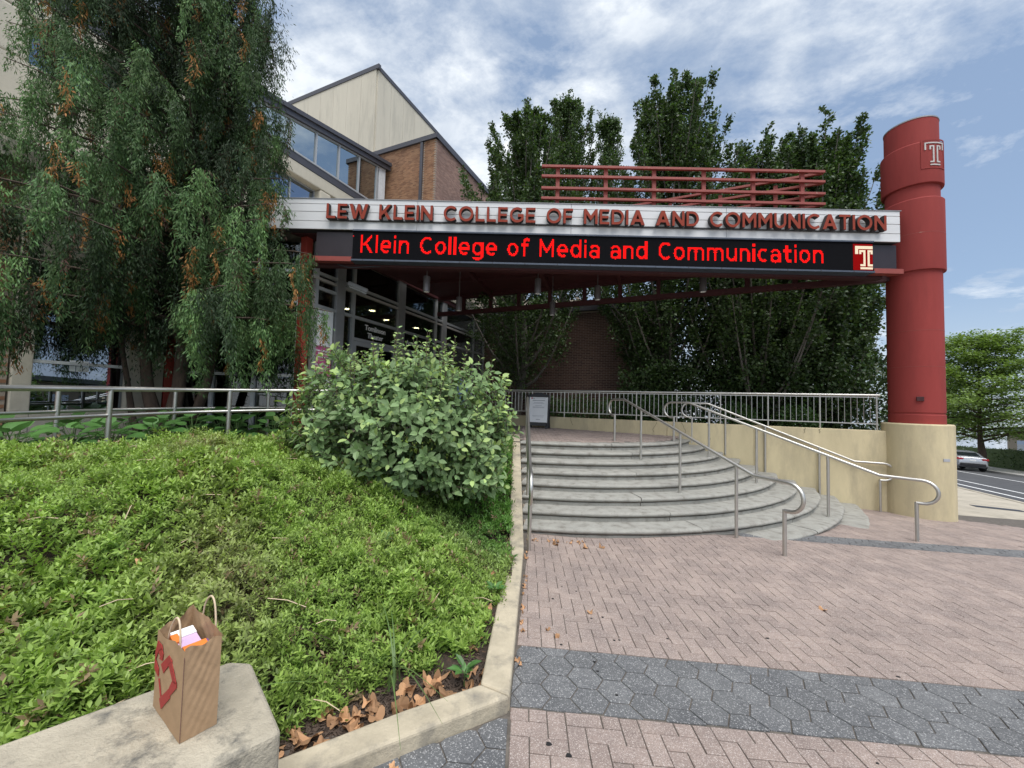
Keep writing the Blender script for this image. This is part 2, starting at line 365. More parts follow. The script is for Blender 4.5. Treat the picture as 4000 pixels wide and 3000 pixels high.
LEAF4 = (np.array([(0, 0, 0), (.45, .5, .12), (1, 0, -.04), (.45, -.5, .12)]), np.array([(0, 1, 2), (0, 2, 3)]))
LEAF6 = (np.array([(0, 0, 0), (.28, .42, .10), (.62, .40, .09), (1, 0, -.12), (.62, -.40, .09), (.28, -.42, .10), (.45, 0, 0)]),
         np.array([(0, 6, 1), (1, 6, 2), (2, 6, 3), (3, 6, 4), (4, 6, 5), (5, 6, 0)]))
def leaves(tpl, P, D, N, L, W):
    tv, tf = tpl; D = unit(D); N = unit(N-D*np.sum(N*D, -1, keepdims=True)); S = np.cross(D, N)
    V = P[:, None, :]+D[:, None, :]*(tv[None, :, 0:1]*L[:, None, None])+S[:, None, :]*(tv[None, :, 1:2]*W[:, None, None])+N[:, None, :]*(tv[None, :, 2:3]*W[:, None, None])
    F = tf[None]+(np.arange(len(P))*len(tv))[:, None, None]
    return V.reshape(-1, 3), F.reshape(-1, 3)
def rcol(n, base, var=0.25, hue=0.12):
    b = np.array(base)[None]*(1+var*(rng.random((n, 1))*2-1))*(1+hue*(rng.random((n, 3))*2-1))
    return np.clip(b, 0, 1)
def clip_poly(poly, planes):
    """keep the side a*x + b*y <= c"""
    for a, b, c in planes:
        out = []
        for i in range(len(poly)):
            p, q = poly[i], poly[(i+1) % len(poly)]
            dp, dq = a*p[0]+b*p[1]-c, a*q[0]+b*q[1]-c
            if dp <= 0: out.append(p)
            if (dp < 0 < dq) or (dq < 0 < dp):
                t = dp/(dp-dq); out.append((p[0]+(q[0]-p[0])*t, p[1]+(q[1]-p[1])*t))
        poly = out
        if len(poly) < 3: return []
    return poly
def parea(p): return 0.5*abs(sum(p[i][0]*p[(i+1) % len(p)][1]-p[(i+1) % len(p)][0]*p[i][1] for i in range(len(p))))
def line_plane(p, q):
    """half plane to the right of p->q as (a, b, c) with a*x + b*y <= c"""
    dx, dy = q[0]-p[0], q[1]-p[1]; a, b = -dy, dx
    return (a, b, a*p[0]+b*p[1])
def slab(poly, inset, z1, z0):
    """paving unit: top face inset with a small chamfer"""
    n = len(poly); cx = sum(p[0] for p in poly)/n; cy = sum(p[1] for p in poly)/n
    def sh(p, d):
        l = math.hypot(p[0]-cx, p[1]-cy) or 1
        return (p[0]+(cx-p[0])*min(0.5, d/l), p[1]+(cy-p[1])*min(0.5, d/l))
    a = [sh(p, inset) for p in poly]; b = [sh(p, inset+0.005) for p in poly]
    vs = [(*p, z0) for p in a]+[(*p, z1-0.003) for p in a]+[(*p, z1) for p in b]
    fs = [tuple(range(2*n, 3*n))]
    for k in (0, n): fs += [(k+i, k+(i+1) % n, k+n+(i+1) % n, k+n+i) for i in range(n)]
    return vs, fs
def ortho(t):
    t = Vector(t).normalized(); a = Vector((0, 0, 1)) if abs(t.z) < 0.9 else Vector((1, 0, 0))
    x = t.cross(a).normalized(); return x, t.cross(x)

# directions of the place
VX, VY = -0.913, 0.407                       # the line of the long wall, fence and truss
V3 = np.array((VX, VY, 0.0)); NW = np.array((0.407, 0.913, 0.0))
def online(n, s, z=0.0):                     # point on a line parallel to the wall: normal offset n, distance s
    p = NW*n+np.array((VX, VY, 0))*s
    return (p[0], p[1], z)
S0 = 8.68*VX+8.27*VY                         # distance along the wall line of the big column
GM = Matrix(((0.998528, 0.035607, 0.040925, 0), (-0.037075, 0.998674, 0.035711, 0), (-0.039599, -0.037175, 0.998524, 0), (0, 0, 0, 1)))
GROUND = Matrix.Translation((0, 0, H)) @ GM @ Matrix.Translation((0, 0, -1.62708))
def sst(a, b, x): t = min(1.0, max(0.0, (x-a)/(b-a))); return t*t*(3-2*t)
def warp(x, y): return 0.105*sst(0.7, 3.0, x)*sst(3.7, 5.5, y)+0.05*sst(5.0, 8.5, x)*sst(5.0, 8.0, y)   # the paving is dished up to the steps
def gz(x, y): return -0.041*x-0.0358*y+warp(x, y)       # height of the sloping ground
def zland(x, y): return 0.818+0.03*max(0.0, y-8.1)

# ================================================================== THE SETTING
# the ground sheet reaches to the horizon
me = MB().add([(-300, -200, -0.06), (500, -200, -0.06), (500, 700, -0.06), (-300, 700, -0.06)], [(0, 1, 2, 3)]).mesh('ground')
ground = bpy.data.objects.new('ground', me); COL.objects.link(ground); me.materials.append(MATS['far_walk']); ground.matrix_world = GROUND; struct(ground)

# ---- paved plaza, laid out in its own sloping plane
KERB0, KERB1 = (0.018, 2.30), (0.138, 4.95)          # right edge of the planter kerb (paving coordinates)
LK0 = (-1.55, 1.16)
pb = MB(); pxs = np.arange(-0.4, 13.3, 0.25); pys = np.append(np.arange(0.2, 9.0, 0.25), 9.07)
pb.add([(x, y, warp(x, y)-0.008) for y in pys for x in pxs], [(j*len(pxs)+i, j*len(pxs)+i+1, (j+1)*len(pxs)+i+1, (j+1)*len(pxs)+i) for j in range(len(pys)-1) for i in range(len(pxs)-1)])
pb.add([(-2.6, 0.2, -.008), (-0.4, 0.2, -.008), (-0.4, 2.3, -.008), (-2.6, 2.3, -.008)], [(0, 1, 2, 3)])
plaza_me = pb.mesh('plaza_paving')
plaza = bpy.data.objects.new('plaza_paving', plaza_me); COL.objects.link(plaza); plaza_me.materials.append(MATS['joint_sand']); plaza.matrix_world = GROUND; struct(plaza)
def child_local(name, mesh, parent, loc=(0, 0, 0), rz=0.0):
    o = bpy.data.objects.new(name, mesh); COL.objects.link(o); o.parent = parent; o.location = loc; o.rotation_euler = (0, 0, rz); return o
def brick_cells(x0, x1, y0, y1, ox, oy, u=0.1):
    out = []
    for i in range(int((x0-ox)/u)-3, int((x1-ox)/u)+3):
        for j in range(int((y0-oy)/u)-3, int((y1-oy)/u)+3):
            k = (i+j+1) % 4
            if k == 0: out.append((ox+i*u, oy+j*u, 2*u, u))
            elif k == 2: out.append((ox+i*u, oy+j*u, u, 2*u))
    return out
kp = line_plane(KERB1, KERB0)                          # x right of the kerb
BX, BY = 0.1273, 4.6543-0.1
far_x = lambda: (1, 0, 15.0)
fields = [dict(box=(0, 13.1, 2.955, 6.02), planes=[line_plane(KERB0, KERB1), (0, -1, -2.955), (0, 1, 6.02), (1, 0, 13.1)]),
          dict(box=(0.1, 13.1, 6.42, 9.1), planes=[(-1, 0, -0.12), (0, -1, -6.42), (0, 1, 9.06), (1, 0, 13.1)]),
          dict(box=(0.02, 6.5, 0.9, 2.345), planes=[(-1, 0, -0.022), (0, 1, 2.345), (0, -1, -0.9), (1, 0, 6.5)])]
units = []
for F in fields:
    x0, x1, y0, y1 = F['box']
    for (bx, by, w, h) in brick_cells(x0, x1, y0, y1, BX, BY):
        poly = [(bx, by), (bx+w, by), (bx+w, by+h), (bx, by+h)]
        if bx < x0-0.3 or bx > x1+.3: continue
        # bricks wholly under the stairs are not laid
        cx, cy = bx+w/2, by+h/2
        wx, wy = 0.9985*cx+0.0356*cy, -0.037*cx+0.9987*cy
        if math.hypot(wx-1.22, wy-12.05) < 6.15 and wy < 12: continue
        if NW[0]*wx+NW[1]*wy > 11.15: continue
        cp = clip_poly(poly, F['planes'])
        if len(cp) < 3 or parea(cp) < 0.0012: continue
        units.append((math.hypot(cx, cy), cp, len(cp) == 4 and abs(parea(cp)-w*h) < 1e-6, w > h))
units.sort(key=lambda u: u[0])
vs, fs = slab([(-.1, -.05), (.1, -.05), (.1, .05), (-.1, .05)], 0.0042, 0.0, -0.03)
mb = MB(); mb.add(vs, fs); brick_me = mb.mesh('brick_paver'); brick_me.materials.append(MATS['paver_pink'])
rest = MB(); shown = 0
for d, cp, full, horiz in units:
    vis = cp[0][0]/max(0.3, cp[0][1]) < 1.35 and cp[0][1] > 1.45
    jz = random.uniform(-0.0018, 0.0012)
    if vis and shown < 300:
        shown += 1
        if full:
            cx = sum(p[0] for p in cp)/4; cy = sum(p[1] for p in cp)/4
            o = child_local('brick_paver', brick_me, plaza, (cx, cy, jz+warp(cx, cy)), 0.0 if horiz else R(90))
            o.rotation_euler.z += random.uniform(-0.012, 0.012)
        else:
            v, f = slab(cp, 0.0042, jz, -0.03); m_ = MB().add([(a, b, c+warp(a, b)) for a, b, c in v], f).mesh('brick_paver'); m_.materials.append(MATS['paver_pink'])
            child_local('brick_paver', m_, plaza)
    else:
        v, f = slab(cp, 0.0042, jz, jz-0.03); rest.add([(a, b, c+warp(a, b)) for a, b, c in v], f)
m_ = rest.mesh('brick_pavers_beyond'); m_.materials.append(MATS['paver_pink'])
stuff(child_local('brick_pavers_beyond', m_, plaza))
# hexagonal grey pavers: two bands and the corner by the kerb
HS, HOX, HOY = 0.1151, 0.1441, 2.7589
r3 = math.sqrt(3)
def hexes(x0, x1, y0, y1):
    for k in range(int((x0-HOX)/(1.5*HS))-2, int((x1-HOX)/(1.5*HS))+3):
        for m in range(int((y0-HOY)/(r3*HS))-2, int((y1-HOY)/(r3*HS))+3):
            cx = HOX+1.5*HS*k; cy = HOY+(m+(0.5 if k % 2 == 0 else 0))*r3*HS
            yield cx, cy, [(cx+HS*math.cos(R(60*i)), cy+HS*math.sin(R(60*i))) for i in range(6)]
lk_plane = line_plane((-1.9, 1.07), (0.03, 2.30))
hx = []
for planes, bx in (([line_plane(KERB0, KERB1), (0, -1, -2.352), (0, 1, 2.948), (1, 0, 9.6)], (0, 9.6, 2.3, 3.0)),
                   ([(-1, 0, -3.3), (0, -1, -6.03), (0, 1, 6.412), (1, 0, 10.6)], (3.3, 10.6, 6.0, 6.45)),
                   ([(1, 0, 0.015), lk_plane, (0, -1, -0.9), (-1, 0, 2.0)], (-2.0, 0.1, 0.9, 2.4))):
    for cx, cy, poly in hexes(*bx):
        cp = clip_poly(poly, planes)
        if len(cp) >= 3 and parea(cp) > 0.0012: hx.append((math.hypot(cx, cy), cp))
hx.sort(key=lambda a: a[0]); rest = MB(); shown = 0
for d, cp in hx:
    jz = random.uniform(-0.002, 0.0015); v, f = slab(cp, 0.0042, jz, jz-0.03); v = [(a, b, c+warp(a, b)) for a, b, c in v]
    if shown < 300 and cp[0][0]/max(.3, cp[0][1]) < 1.5 and cp[0][1] > 1.3:
        shown += 1; m_ = MB().add(v, f).mesh('hexagonal_paver'); m_.materials.append(MATS['paver_grey']); child_local('hexagonal_paver', m_, plaza)
    else: rest.add(v, f)
if rest.v:
    m_ = rest.mesh('hexagonal_pavers_beyond'); m_.materials.append(MATS['paver_grey']); stuff(child_local('hexagonal_pavers_beyond', m_, plaza))
# trodden gum
for gx, gy, s in ((0.225, 2.115, .014), (0.32, 2.06, .014), (-0.245, 1.86, .014), (0.58, 2.83, .010), (0.585, 2.73, .009), (.66, 2.52, .009), (0.60, 3.92, .008), (0.66, 3.42, .009), (0.76, 3.46, .009),
                  (0.78, 3.12, .009), (0.82, 3.13, .008), (1.21, 3.21, .009), (0.36, 3.72, .010), (0.37, 3.0, .009), (0.47, 4.0, .006), (2.05, 3.35, .012), (2.72, 2.98, .012), (1.9, 2.2, .007), (1.5, 4.1, .009), (0.19, 2.93, .007)):
    a = [(gx+s*(1+.25*math.sin(3*t+gx*9))*math.cos(t), gy+s*.9*(1+.2*math.cos(2*t))*math.sin(t)) for t in np.linspace(0, 2*math.pi, 12, endpoint=False)]
    m_ = MB().prism(a, 0.0, 0.004).mesh('gum_spot'); m_.materials.append(MATS['gum']); child_local('gum_spot', m_, plaza)

# ---- street to the right: footway, kerb, carriageway, lines
def gsheet(name, poly, z, mat, thick=0.0):
    mb = MB()
    if thick: mb.prism(poly, z-thick, z)
    else: mb.add([(*p, z) for p in poly], [tuple(range(len(poly)))])
    m_ = mb.mesh(name); m_.materials.append(MATS[mat]); o = bpy.data.objects.new(name, m_); COL.objects.link(o); o.matrix_world = GROUND; return struct(o)
sd_ = np.array((16.36-14.70, 15.46-12.15)); sd_ = sd_/np.linalg.norm(sd_); sn_ = np.array((sd_[1], -sd_[0]))
K0 = np.array((14.70, 12.15))
def st(a, b): p = K0+sd_*a+sn_*b; return (p[0], p[1])
aa = np.append(np.arange(-16, 12, 0.6), [20, 40, 90]); bb = -0.17-np.arange(0, 6.1, 0.6)
wk = MB(); wk.add([(*st(a, b), warp(*st(a, b))-0.014) for b in bb for a in aa], [(j*len(aa)+i, j*len(aa)+i+1, (j+1)*len(aa)+i+1, (j+1)*len(aa)+i) for j in range(len(bb)-1) for i in range(len(aa)-1)])
m_ = wk.mesh('sidewalk'); m_.materials.append(MATS['walk_concrete']); o = bpy.data.objects.new('sidewalk', m_); COL.objects.link(o); o.matrix_world = GROUND; struct(o)
gsheet('street_kerb', [st(-14, -0.17), st(90, -0.17), st(90, 0.0), st(-14, 0.0)], 0.156, 'walk_concrete', 0.4)
gsheet('road', [st(-25, 0.0), st(140, 0.0), st(140, 9.4), st(-25, 9.4)], -0.052, 'asphalt')
for nm, b in (('lane_line', 1.62), ('lane_line', 2.8), ('parking_line', 6.65)):
    gsheet(nm, [st(-10, b), st(90, b), st(90, b+0.14), st(-10, b+0.14)], -0.047, 'white_line')
gsheet('far_sidewalk', [st(-25, 9.4), st(140, 9.4), st(140, 13.3), st(-25, 13.3)], 0.07, 'far_walk', 0.25)
gsheet('lawn', [st(-25, 13.3), st(140, 13.3), st(140, 60), st(-25, 60)], 0.05, 'grass_ground', 0.1)
gsheet('drain_cover', [(11.6, 10.55), (12.5, 10.25), (12.65, 10.55), (11.75, 10.85)], 0.15, 'dark_metal', 0.006)
for a in (-8, -5, -2, 1, 4, 7):
    gsheet('sidewalk_joint', [st(a, -0.2), st(a+.02, -0.2), st(a+.02, -3.6), st(a, -3.6)], 0.142, 'joint_sand')

# ---- landing above the steps
CX, CY, R0, DR = 1.22, 12.05, 3.94, 0.365
Z0, DZ = 0.818, 0.134
def arcpt(r, a): return (CX+r*math.sin(a), CY-r*math.cos(a))
def a_left(r, x=0.20): return math.asin(max(-1, min(1, (x-CX)/r)))
PH = math.atan2(0.913, 0.407)
def a_right(r, n=11.02): return PH+math.asin((n-(NW[0]*CX+NW[1]*CY))/r)
lr = R0-0.30
lp = [arcpt(lr, a) for a in np.linspace(a_left(lr), a_right(lr), 24)]
lp += [online(11.05, S0+14)[:2], (-4.4, 12.0), (-5.2, 9.2), (-5.2, 8.2), (0.2, 8.2)]
m_ = MB().prism(lp, 0.3, lambda x, y: zland(x, y)-0.008).mesh('landing_paving'); m_.materials.append(MATS['joint_sand'])
landing = bpy.data.objects.new('landing_paving', m_); COL.objects.link(landing); struct(landing)
cells = []
for (bx, by, w, h) in brick_cells(0.2, 4.8, 8.3, 12.3, 0.2, 8.3):
    cx, cy = bx+w/2, by+h/2
    if cx < 0.28 or math.hypot(cx-CX, cy-CY) > lr+0.05 or NW[0]*cx+NW[1]*cy > 10.96: continue
    cells.append((cy, cx, w > h))
cells.sort(); rest = MB(); n = 0
lm = MB().add(*slab([(-.1, -.05), (.1, -.05), (.1, .05), (-.1, .05)], 0.004, 0.0, -0.03)).mesh('landing_brick'); lm.materials.append(MATS['paver_pink'])
for cy, cx, hz in cells:
    z = zland(cx, cy)+random.uniform(-.002, .001)
    if n < 300:
        o = child_local('landing_brick', lm, landing, (cx, cy, z), 0 if hz else R(90)); n += 1
    else:
        w, h = (.1, .05) if hz else (.05, .1)
        v, f = slab([(cx-w, cy-h), (cx+w, cy-h), (cx+w, cy+h), (cx-w, cy+h)], 0.004, z, z-.03); rest.add(v, f)
m_ = rest.mesh('landing_bricks_beyond'); m_.materials.append(MATS['paver_pink']); stuff(child_local('landing_bricks_beyond', m_, landing))

# ---- curved stone staircase
stairs = thing('stone_staircase', 'wide curved grey stone steps rising to the brick landing', 'stairs', (2.5, 6.0, -0.2))
def stone(r, z, a0, a1, hgt):
    # cross-section, outwards = +r : worn rounded nosing over a recessed riser
    prof = [(-0.46, 0.0), (-0.05, 0.0), (-0.02, -0.004), (0.0, -0.016), (0.008, -0.034), (0.002, -0.052), (-0.010, -0.062), (-0.065, -0.064), (-0.065, -0.080), (-0.026, -0.084), (-0.026, -hgt), (-0.46, -hgt)]
    n = max(3, int((a1-a0)*r/0.10)); k = len(prof); vs = []
    ph = random.random()*6
    for i in range(n+1):
        a = a0+(a1-a0)*i/n; wob = 0.005*math.sin(a*r*5+ph)+0.004*math.sin(a*r*13+ph*2)+random.uniform(-.003, .003)
        for q, (dr, dz) in enumerate(prof):
            w = wob if 1 <= q <= 9 else 0
            x, y = arcpt(r+dr+w, a); vs.append((x, y, z+dz+(w*0.6 if 1 <= q <= 4 else 0)))
    fs = [(i*k+j, (i+1)*k+j, (i+1)*k+(j+1) % k, i*k+(j+1) % k) for i in range(n) for j in range(k)]
    fs += [tuple(range(k)), tuple(n*k+j for j in range(k))[::-1]]
    return MB().add(vs, fs)
for j in range(10):
    r, z = R0+DR*j, Z0-DZ*j
    a0, a1 = a_left(r, 0.205), a_right(r, 10.99)
    cuts = [a0]; a = a0+(0.55+0.25*((j*37) % 5)/5)*2.2/r*1.6
    while a < a1-0.12: cuts.append(a); a += 2.3/r*random.uniform(0.85, 1.2)
    cuts.append(a1)
    for c0, c1 in zip(cuts[:-1], cuts[1:]):
        stone(r, z+random.uniform(-.002, .002), c0+0.006/r, c1-0.006/r, 0.34).build('step_stone', 'step_stone', stairs, smooth=True, angle=50)
# mortar core under the stones
core = MB()
for j in range(10):
    r, z = R0+DR*j-0.05, Z0-DZ*j-0.02
    pts = [arcpt(r, a) for a in np.linspace(a_left(r, 0.23), a_right(r, 10.99), 22)]+[arcpt(r-0.5, a) for a in np.linspace(a_right(r-.5, 10.99), a_left(r-.5, 0.23), 22)]
    core.prism(pts, z-0.4, z)
core.build('step_core', 'mortar', stairs)

# ---- low beige wall along the landing with its railing
wall = thing('beige_wall', 'long low beige rendered wall running from the red column beneath the railing', 'wall', online(11.1, S0+5, 0))
wp = [online(11.0, S0+0.3)[:2], online(11.0, S0+12.2)[:2], online(11.26, S0+12.2)[:2], online(11.26, S0+0.3)[:2]]
for s0, s1 in ((0.3, 3.05), (3.055, 5.0), (5.005, 12.2)):
    q = [online(11.0, S0+s0)[:2], online(11.0, S0+s1)[:2], online(11.26, S0+s1)[:2], online(11.26, S0+s0)[:2]]
    MB().prism(q, -0.9, 1.235).build('wall_panel', 'beige_render', wall, bevel=0.012)
def crack(s, z, l, seed):
    rr = random.Random(seed); pts = []; x = s
    for i in range(9):
        pts.append((x, z-l*i/8)); x += rr.uniform(-.03, .03)
    mb = MB()
    for (a, za), (b, zb) in zip(pts[:-1], pts[1:]):
        mb.pushed([online(10.995, S0+a-.004, za), online(10.995, S0+a+.004, za), online(10.995, S0+b+.003, zb), online(10.995, S0+b-.003, zb)], NW*0.004)
    mb.build('crack', 'crack', wall)
for i, (s, l) in enumerate(((1.75, .10), (2.05, .12), (2.85, .10), (4.05, .42), (4.65, .3), (5.25, .28), (6.3, .25), (7.6, .2), (8.6, .16))): crack(s, 1.225, l, i)

fence = thing('metal_railing', 'silver railing with thin upright bars on top of the beige wall', 'railing', online(11.12, S0+5, 1.24))
zt = 2.005
MB().tube([online(11.12, S0+0.66, zt), online(11.12, S0+12.0, zt)], 0.027, 12).build('top_rail', 'stainless', fence, True)
MB().box(online(11.12, S0+6.35, 1.375), (11.3, 0.03, 0.022), V3, NW).build('bottom_rail', 'stainless', fence)
MB().box(online(11.12, S0+6.35, zt-0.045), (11.3, 0.022, 0.016), V3, NW).build('sub_rail', 'stainless', fence)
for i in range(12):
    s = S0+0.72+1.013*i
    MB().tube([online(11.12, s, 1.22), online(11.12, s, zt)], 0.019, 8).build('post', 'stainless', fence, True)
bal = MB().box((0, 0, 0), (0.011, 0.011, 0.585)).mesh('baluster'); bal.materials.append(MATS['stainless'])
for i in range(11):
    for k in range(1, 9):
        o = bpy.data.objects.new('baluster', bal); COL.objects.link(o); o.location = online(11.12, S0+0.72+1.013*(i+k/9.0), 1.668); adopt(o, fence)

# ---- planter: kerb, cheek, soil
kerb = thing('planter_kerb', 'pale worn concrete kerb round the planted slope beside the brick paving', 'kerb', (0, 3, -0.1))
def kz(x, y): return gz(x, y)+0.085
MB().prism([(-1.62, 1.12), (-0.66, 1.80), (0.035, 2.25), (-0.135, 2.33), (-0.52, 2.09), (-1.75, 1.22)], -0.4, kz).build('kerb_stone', 'concrete_kerb', kerb, bevel=0.018, seg=3)
MB().prism([(0.035, 2.254), (0.195, 4.75), (0.02, 4.75), (-0.135, 2.334)], -0.4, kz).build('kerb_stone', 'concrete_kerb', kerb, bevel=0.018, seg=3)
def chz(x, y): return -0.095+0.945*max(0.0, min(1.0, (y-4.75)/3.5))
MB().prism([(0.195, 4.755), (0.205, 8.4), (0.04, 8.4), (0.02, 4.755)], -0.5, chz).build('cheek_wall', 'concrete_kerb', kerb, bevel=0.015, seg=3)
MB().prism([(0.205, 8.405), (0.215, 9.6), (-5.0, 9.2), (-5.0, 9.0), (0.04, 8.5), (0.04, 8.405)], 0.0, 0.86).build('landing_edge', 'concrete_kerb', kerb, bevel=0.012)

def sstep(a, b, x): t = min(1, max(0, (x-a)/(b-a))); return t*t*(3-2*t)
def dfront(x, y):                            # distance inside the front kerb line
    ax, ay, bx, by = -1.75, 1.22, -0.135, 2.33
    dx, dy = bx-ax, by-ay; L = math.hypot(dx, dy)
    return (-dy*(x-ax)+dx*(y-ay))/L
def soil(x, y):
    d = min(-x-0.02, dfront(x, y))
    a = -0.075+0.86*sstep(-0.05, 3.0, d)
    b = -0.10+0.93*sstep(4.5, 8.6, y)
    z = max(a, b-0.05)
    return z+0.03*math.sin(x*2.1+1)*math.cos(y*1.7)
xs = np.arange(-7.6, 0.09, 0.09); ys = np.arange(1.0, 8.8, 0.09)
V = [(x, y, soil(x, y)) for y in ys for x in xs]; nx = len(xs)
def inbed(x, y): return x < 0.03 and dfront(x, y) > -0.06 and not (y < 4.6 and x > -0.13+0.15*(y-2.33)/2.4+0.04)
F_ = [(j*nx+i, j*nx+i+1, (j+1)*nx+i+1, (j+1)*nx+i) for j in range(len(ys)-1) for i in range(nx-1) if inbed((xs[i]+xs[i+1])/2, (ys[j]+ys[j+1])/2)]
so = np_mesh('planting_soil', V, F_, 'soil', smooth=True); struct(so)

# ---- ramp behind the planter with two stainless rails
ramp = MB()
NRL = [(-5.6, 3.2), (-5.75, 4.6), (-5.55, 5.5), (-5.2, 6.35), (-4.35, 7.15), (-3.2, 7.6)]      # near rail line
FRL = [(-6.95, 3.6), (-6.9, 5.2), (-6.62, 6.5), (-6.05, 7.45), (-5.3, 8.1), (-4.75, 8.25)]
def rz(p): return 0.70+0.028*(p[1]-4.5)+0.02*max(0, p[0]+5.5)
poly = NRL+FRL[::-1]
ramp.prism(poly, 0.0, lambda x, y: rz((x, y))-0.12)
o = ramp.build('ramp', 'walk_concrete'); struct(o)
def rail_curb(line, name, label, side):
    t = thing(name, label, 'railing', (line[1][0], line[1][1], 0.6))
    p3 = []
    for a, b in zip(line[:-1], line[1:]):
        for k in range(6): q = k/6; p3.append((a[0]+(b[0]-a[0])*q, a[1]+(b[1]-a[1])*q))
    p3.append(line[-1])
    sm = [p3[0]]+[tuple((np.array(p3[i-1])+2*np.array(p3[i])+np.array(p3[i+1]))/4) for i in range(1, len(p3)-1)]+[p3[-1]]
    MB().tube([(*p, rz(p)+0.93) for p in sm], 0.029, 12).build('top_rail', 'stainless', t, True, angle=60)
    MB().tube([(*p, rz(p)+0.57) for p in sm], 0.025, 12).build('middle_rail', 'stainless', t, True, angle=60)
    acc = 0; nxt = 0.75
    for a, b in zip(sm[:-1], sm[1:]):
        l = math.dist(a, b)
        while acc+l > nxt:
            q = (nxt-acc)/l; p = (a[0]+(b[0]-a[0])*q, a[1]+(b[1]-a[1])*q)
            MB().tube([(*p, rz(p)-0.4), (*p, rz(p)+0.925)], 0.031, 12).build('post', 'stainless', t, True); nxt += 1.5
        acc += l
    cb = MB()
    for a, b in zip(line[:-1], line[1:]):
        d = np.array(b)-np.array(a); d = d/np.linalg.norm(d); n_ = np.array((-d[1], d[0]))*0.09
        cb.prism([tuple(np.array(a)-n_), tuple(np.array(b)-n_), tuple(np.array(b)+n_), tuple(np.array(a)+n_)], -0.2, lambda x, y: rz((x, y))-0.02)
    cb.build('curb', 'concrete_kerb', t)
rail_curb(NRL, 'ramp_railing', 'curving two-bar stainless railing nearest the green ground cover', 1)
rail_curb(FRL, 'ramp_railing', 'two-bar stainless railing farther back, between broad-leaved plants and the windows', -1)

# ---- raised planting ground behind the beige wall
m_ = MB().add([online(11.26, S0+0.4, 0.75), online(11.26, S0+13, 0.75), online(17.2, S0+13, 0.75), online(17.2, S0-1.0, 0.75), online(14.0, S0-0.6, 0.75)], [(0, 1, 2, 3, 4)]).mesh('raised_bed')
m_.materials.append(MATS['soil']); o = bpy.data.objects.new('raised_bed', m_); COL.objects.link(o); struct(o)
m_ = MB().prism([(-9.6, 3), (-6.9, 3.4), (-6.6, 6.6), (-6.0, 7.6), (-4.9, 8.5), (-7.4, 8.38), (-8.2, 6.5), (-9.4, 3)], 0, 0.62).mesh('back_bed'); m_.materials.append(MATS['soil'])
o = bpy.data.objects.new('back_bed', m_); COL.objects.link(o); struct(o)

# ================================================================== STAIR HANDRAILS
def handrail(label, top, bot, ztop, zbot, posts, flat_top=0.35, flat_bot=0.42, hr=0.92, drop=0.36, rr=0.0245, top_loop=True):
    """rail from the top post to the bottom post, both ends turned back in a loop; posts = [(x, y, z foot)]"""
    t = thing('stair_handrail', label, 'handrail', (bot[0], bot[1], zbot))
    T = Vector((*top, 0)); B = Vector((*bot, 0)); d = (B-T).normalized(); L = (B-T).length
    up = Vector((0, 0, 1)); r = drop/2; path = []
    zt_, zb_ = ztop+hr, zbot+hr
    # top end: foot post top, turned back away from the stairs and over
    if top_loop:
        p0 = T+up*(zt_-drop); path += [p0+d*0.0]
        c = T-d*0.06+up*(zt_-r)
        for a in np.linspace(-90, -270, 12): path.append(c+d*(r*math.cos(R(a)))+up*(r*math.sin(R(a))))
    else: path += [T+up*zt_]
    path.append(T+d*flat_top*0.6+up*zt_)
    s0, s1 = flat_top, L-flat_bot
    for s in (s0, s0+.05): path.append(T+d*s+up*(zt_-(zt_-zb_)*(s-s0)/(s1-s0)))
    for s in (s1-.05, s1): path.append(T+d*s+up*(zt_-(zt_-zb_)*(s-s0)/(s1-s0)))
    path.append(B-d*0.04+up*zb_)
    c = B+d*0.06+up*(zb_-r)
    for a in np.linspace(90, -90, 12): path.append(c+d*(r*math.cos(R(a)))+up*(r*math.sin(R(a))))
    path.append(B+up*(zb_-drop))
    MB().tube(path, rr, 12).build('rail', 'stainless', t, True, angle=60)
    MB().tube([B+up*(zbot-0.15), B+up*(zb_-drop+0.012)], rr, 10).build('post', 'stainless', t, True)
    if top_loop: MB().tube([T+up*(ztop-0.1), T+up*(zt_-drop+0.012)], rr, 10).build('post', 'stainless', t, True)
    for x, y, z in posts:
        s = (Vector((x, y, 0))-T).dot(d); p = T+d*s
        zz = zt_-(zt_-zb_)*min(1, max(0, (s-s0)/(s1-s0)))
        MB().tube([p+up*(z-0.06), p+up*zz], rr*0.95, 10).build('post', 'stainless', t, True)
    return t
zj = lambda j: Z0-DZ*j
handrail('middle stair handrail ending in a loop in front of the lowest steps', (2.31, 8.72), (3.53, 5.06), zj(0)+.02, gz(3.53, 5.06)+.02, [(2.55, 7.82, zj(2)), (2.76, 6.75, zj(5)), (3.19, 5.70, zj(8)-.05)])
handrail('stair handrail second from the beige wall, its lower loop out on the grey paving band', (3.86, 9.28), (6.42, 6.22), zj(0), gz(6.42, 6.22)+.04, [(4.38, 8.66, zj(2)), (4.99, 7.95, zj(5)), (5.72, 7.07, zj(8))])
handrail('stair handrail close along the beige wall', (4.62, 10.0), (7.92, 8.42), zj(0), gz(7.92, 8.42)+.10, [(5.3, 9.68, zj(2)), (6.05, 9.32, zj(5)), (6.98, 8.87, zj(8))])
handrail('leftmost stair handrail beside the green slope and kerb', (0.36, 8.95), (0.265, 4.9), zj(0), gz(.25, 4.85)+.03, [(0.34, 7.7, zj(2)), (0.31, 6.4, zj(5))])

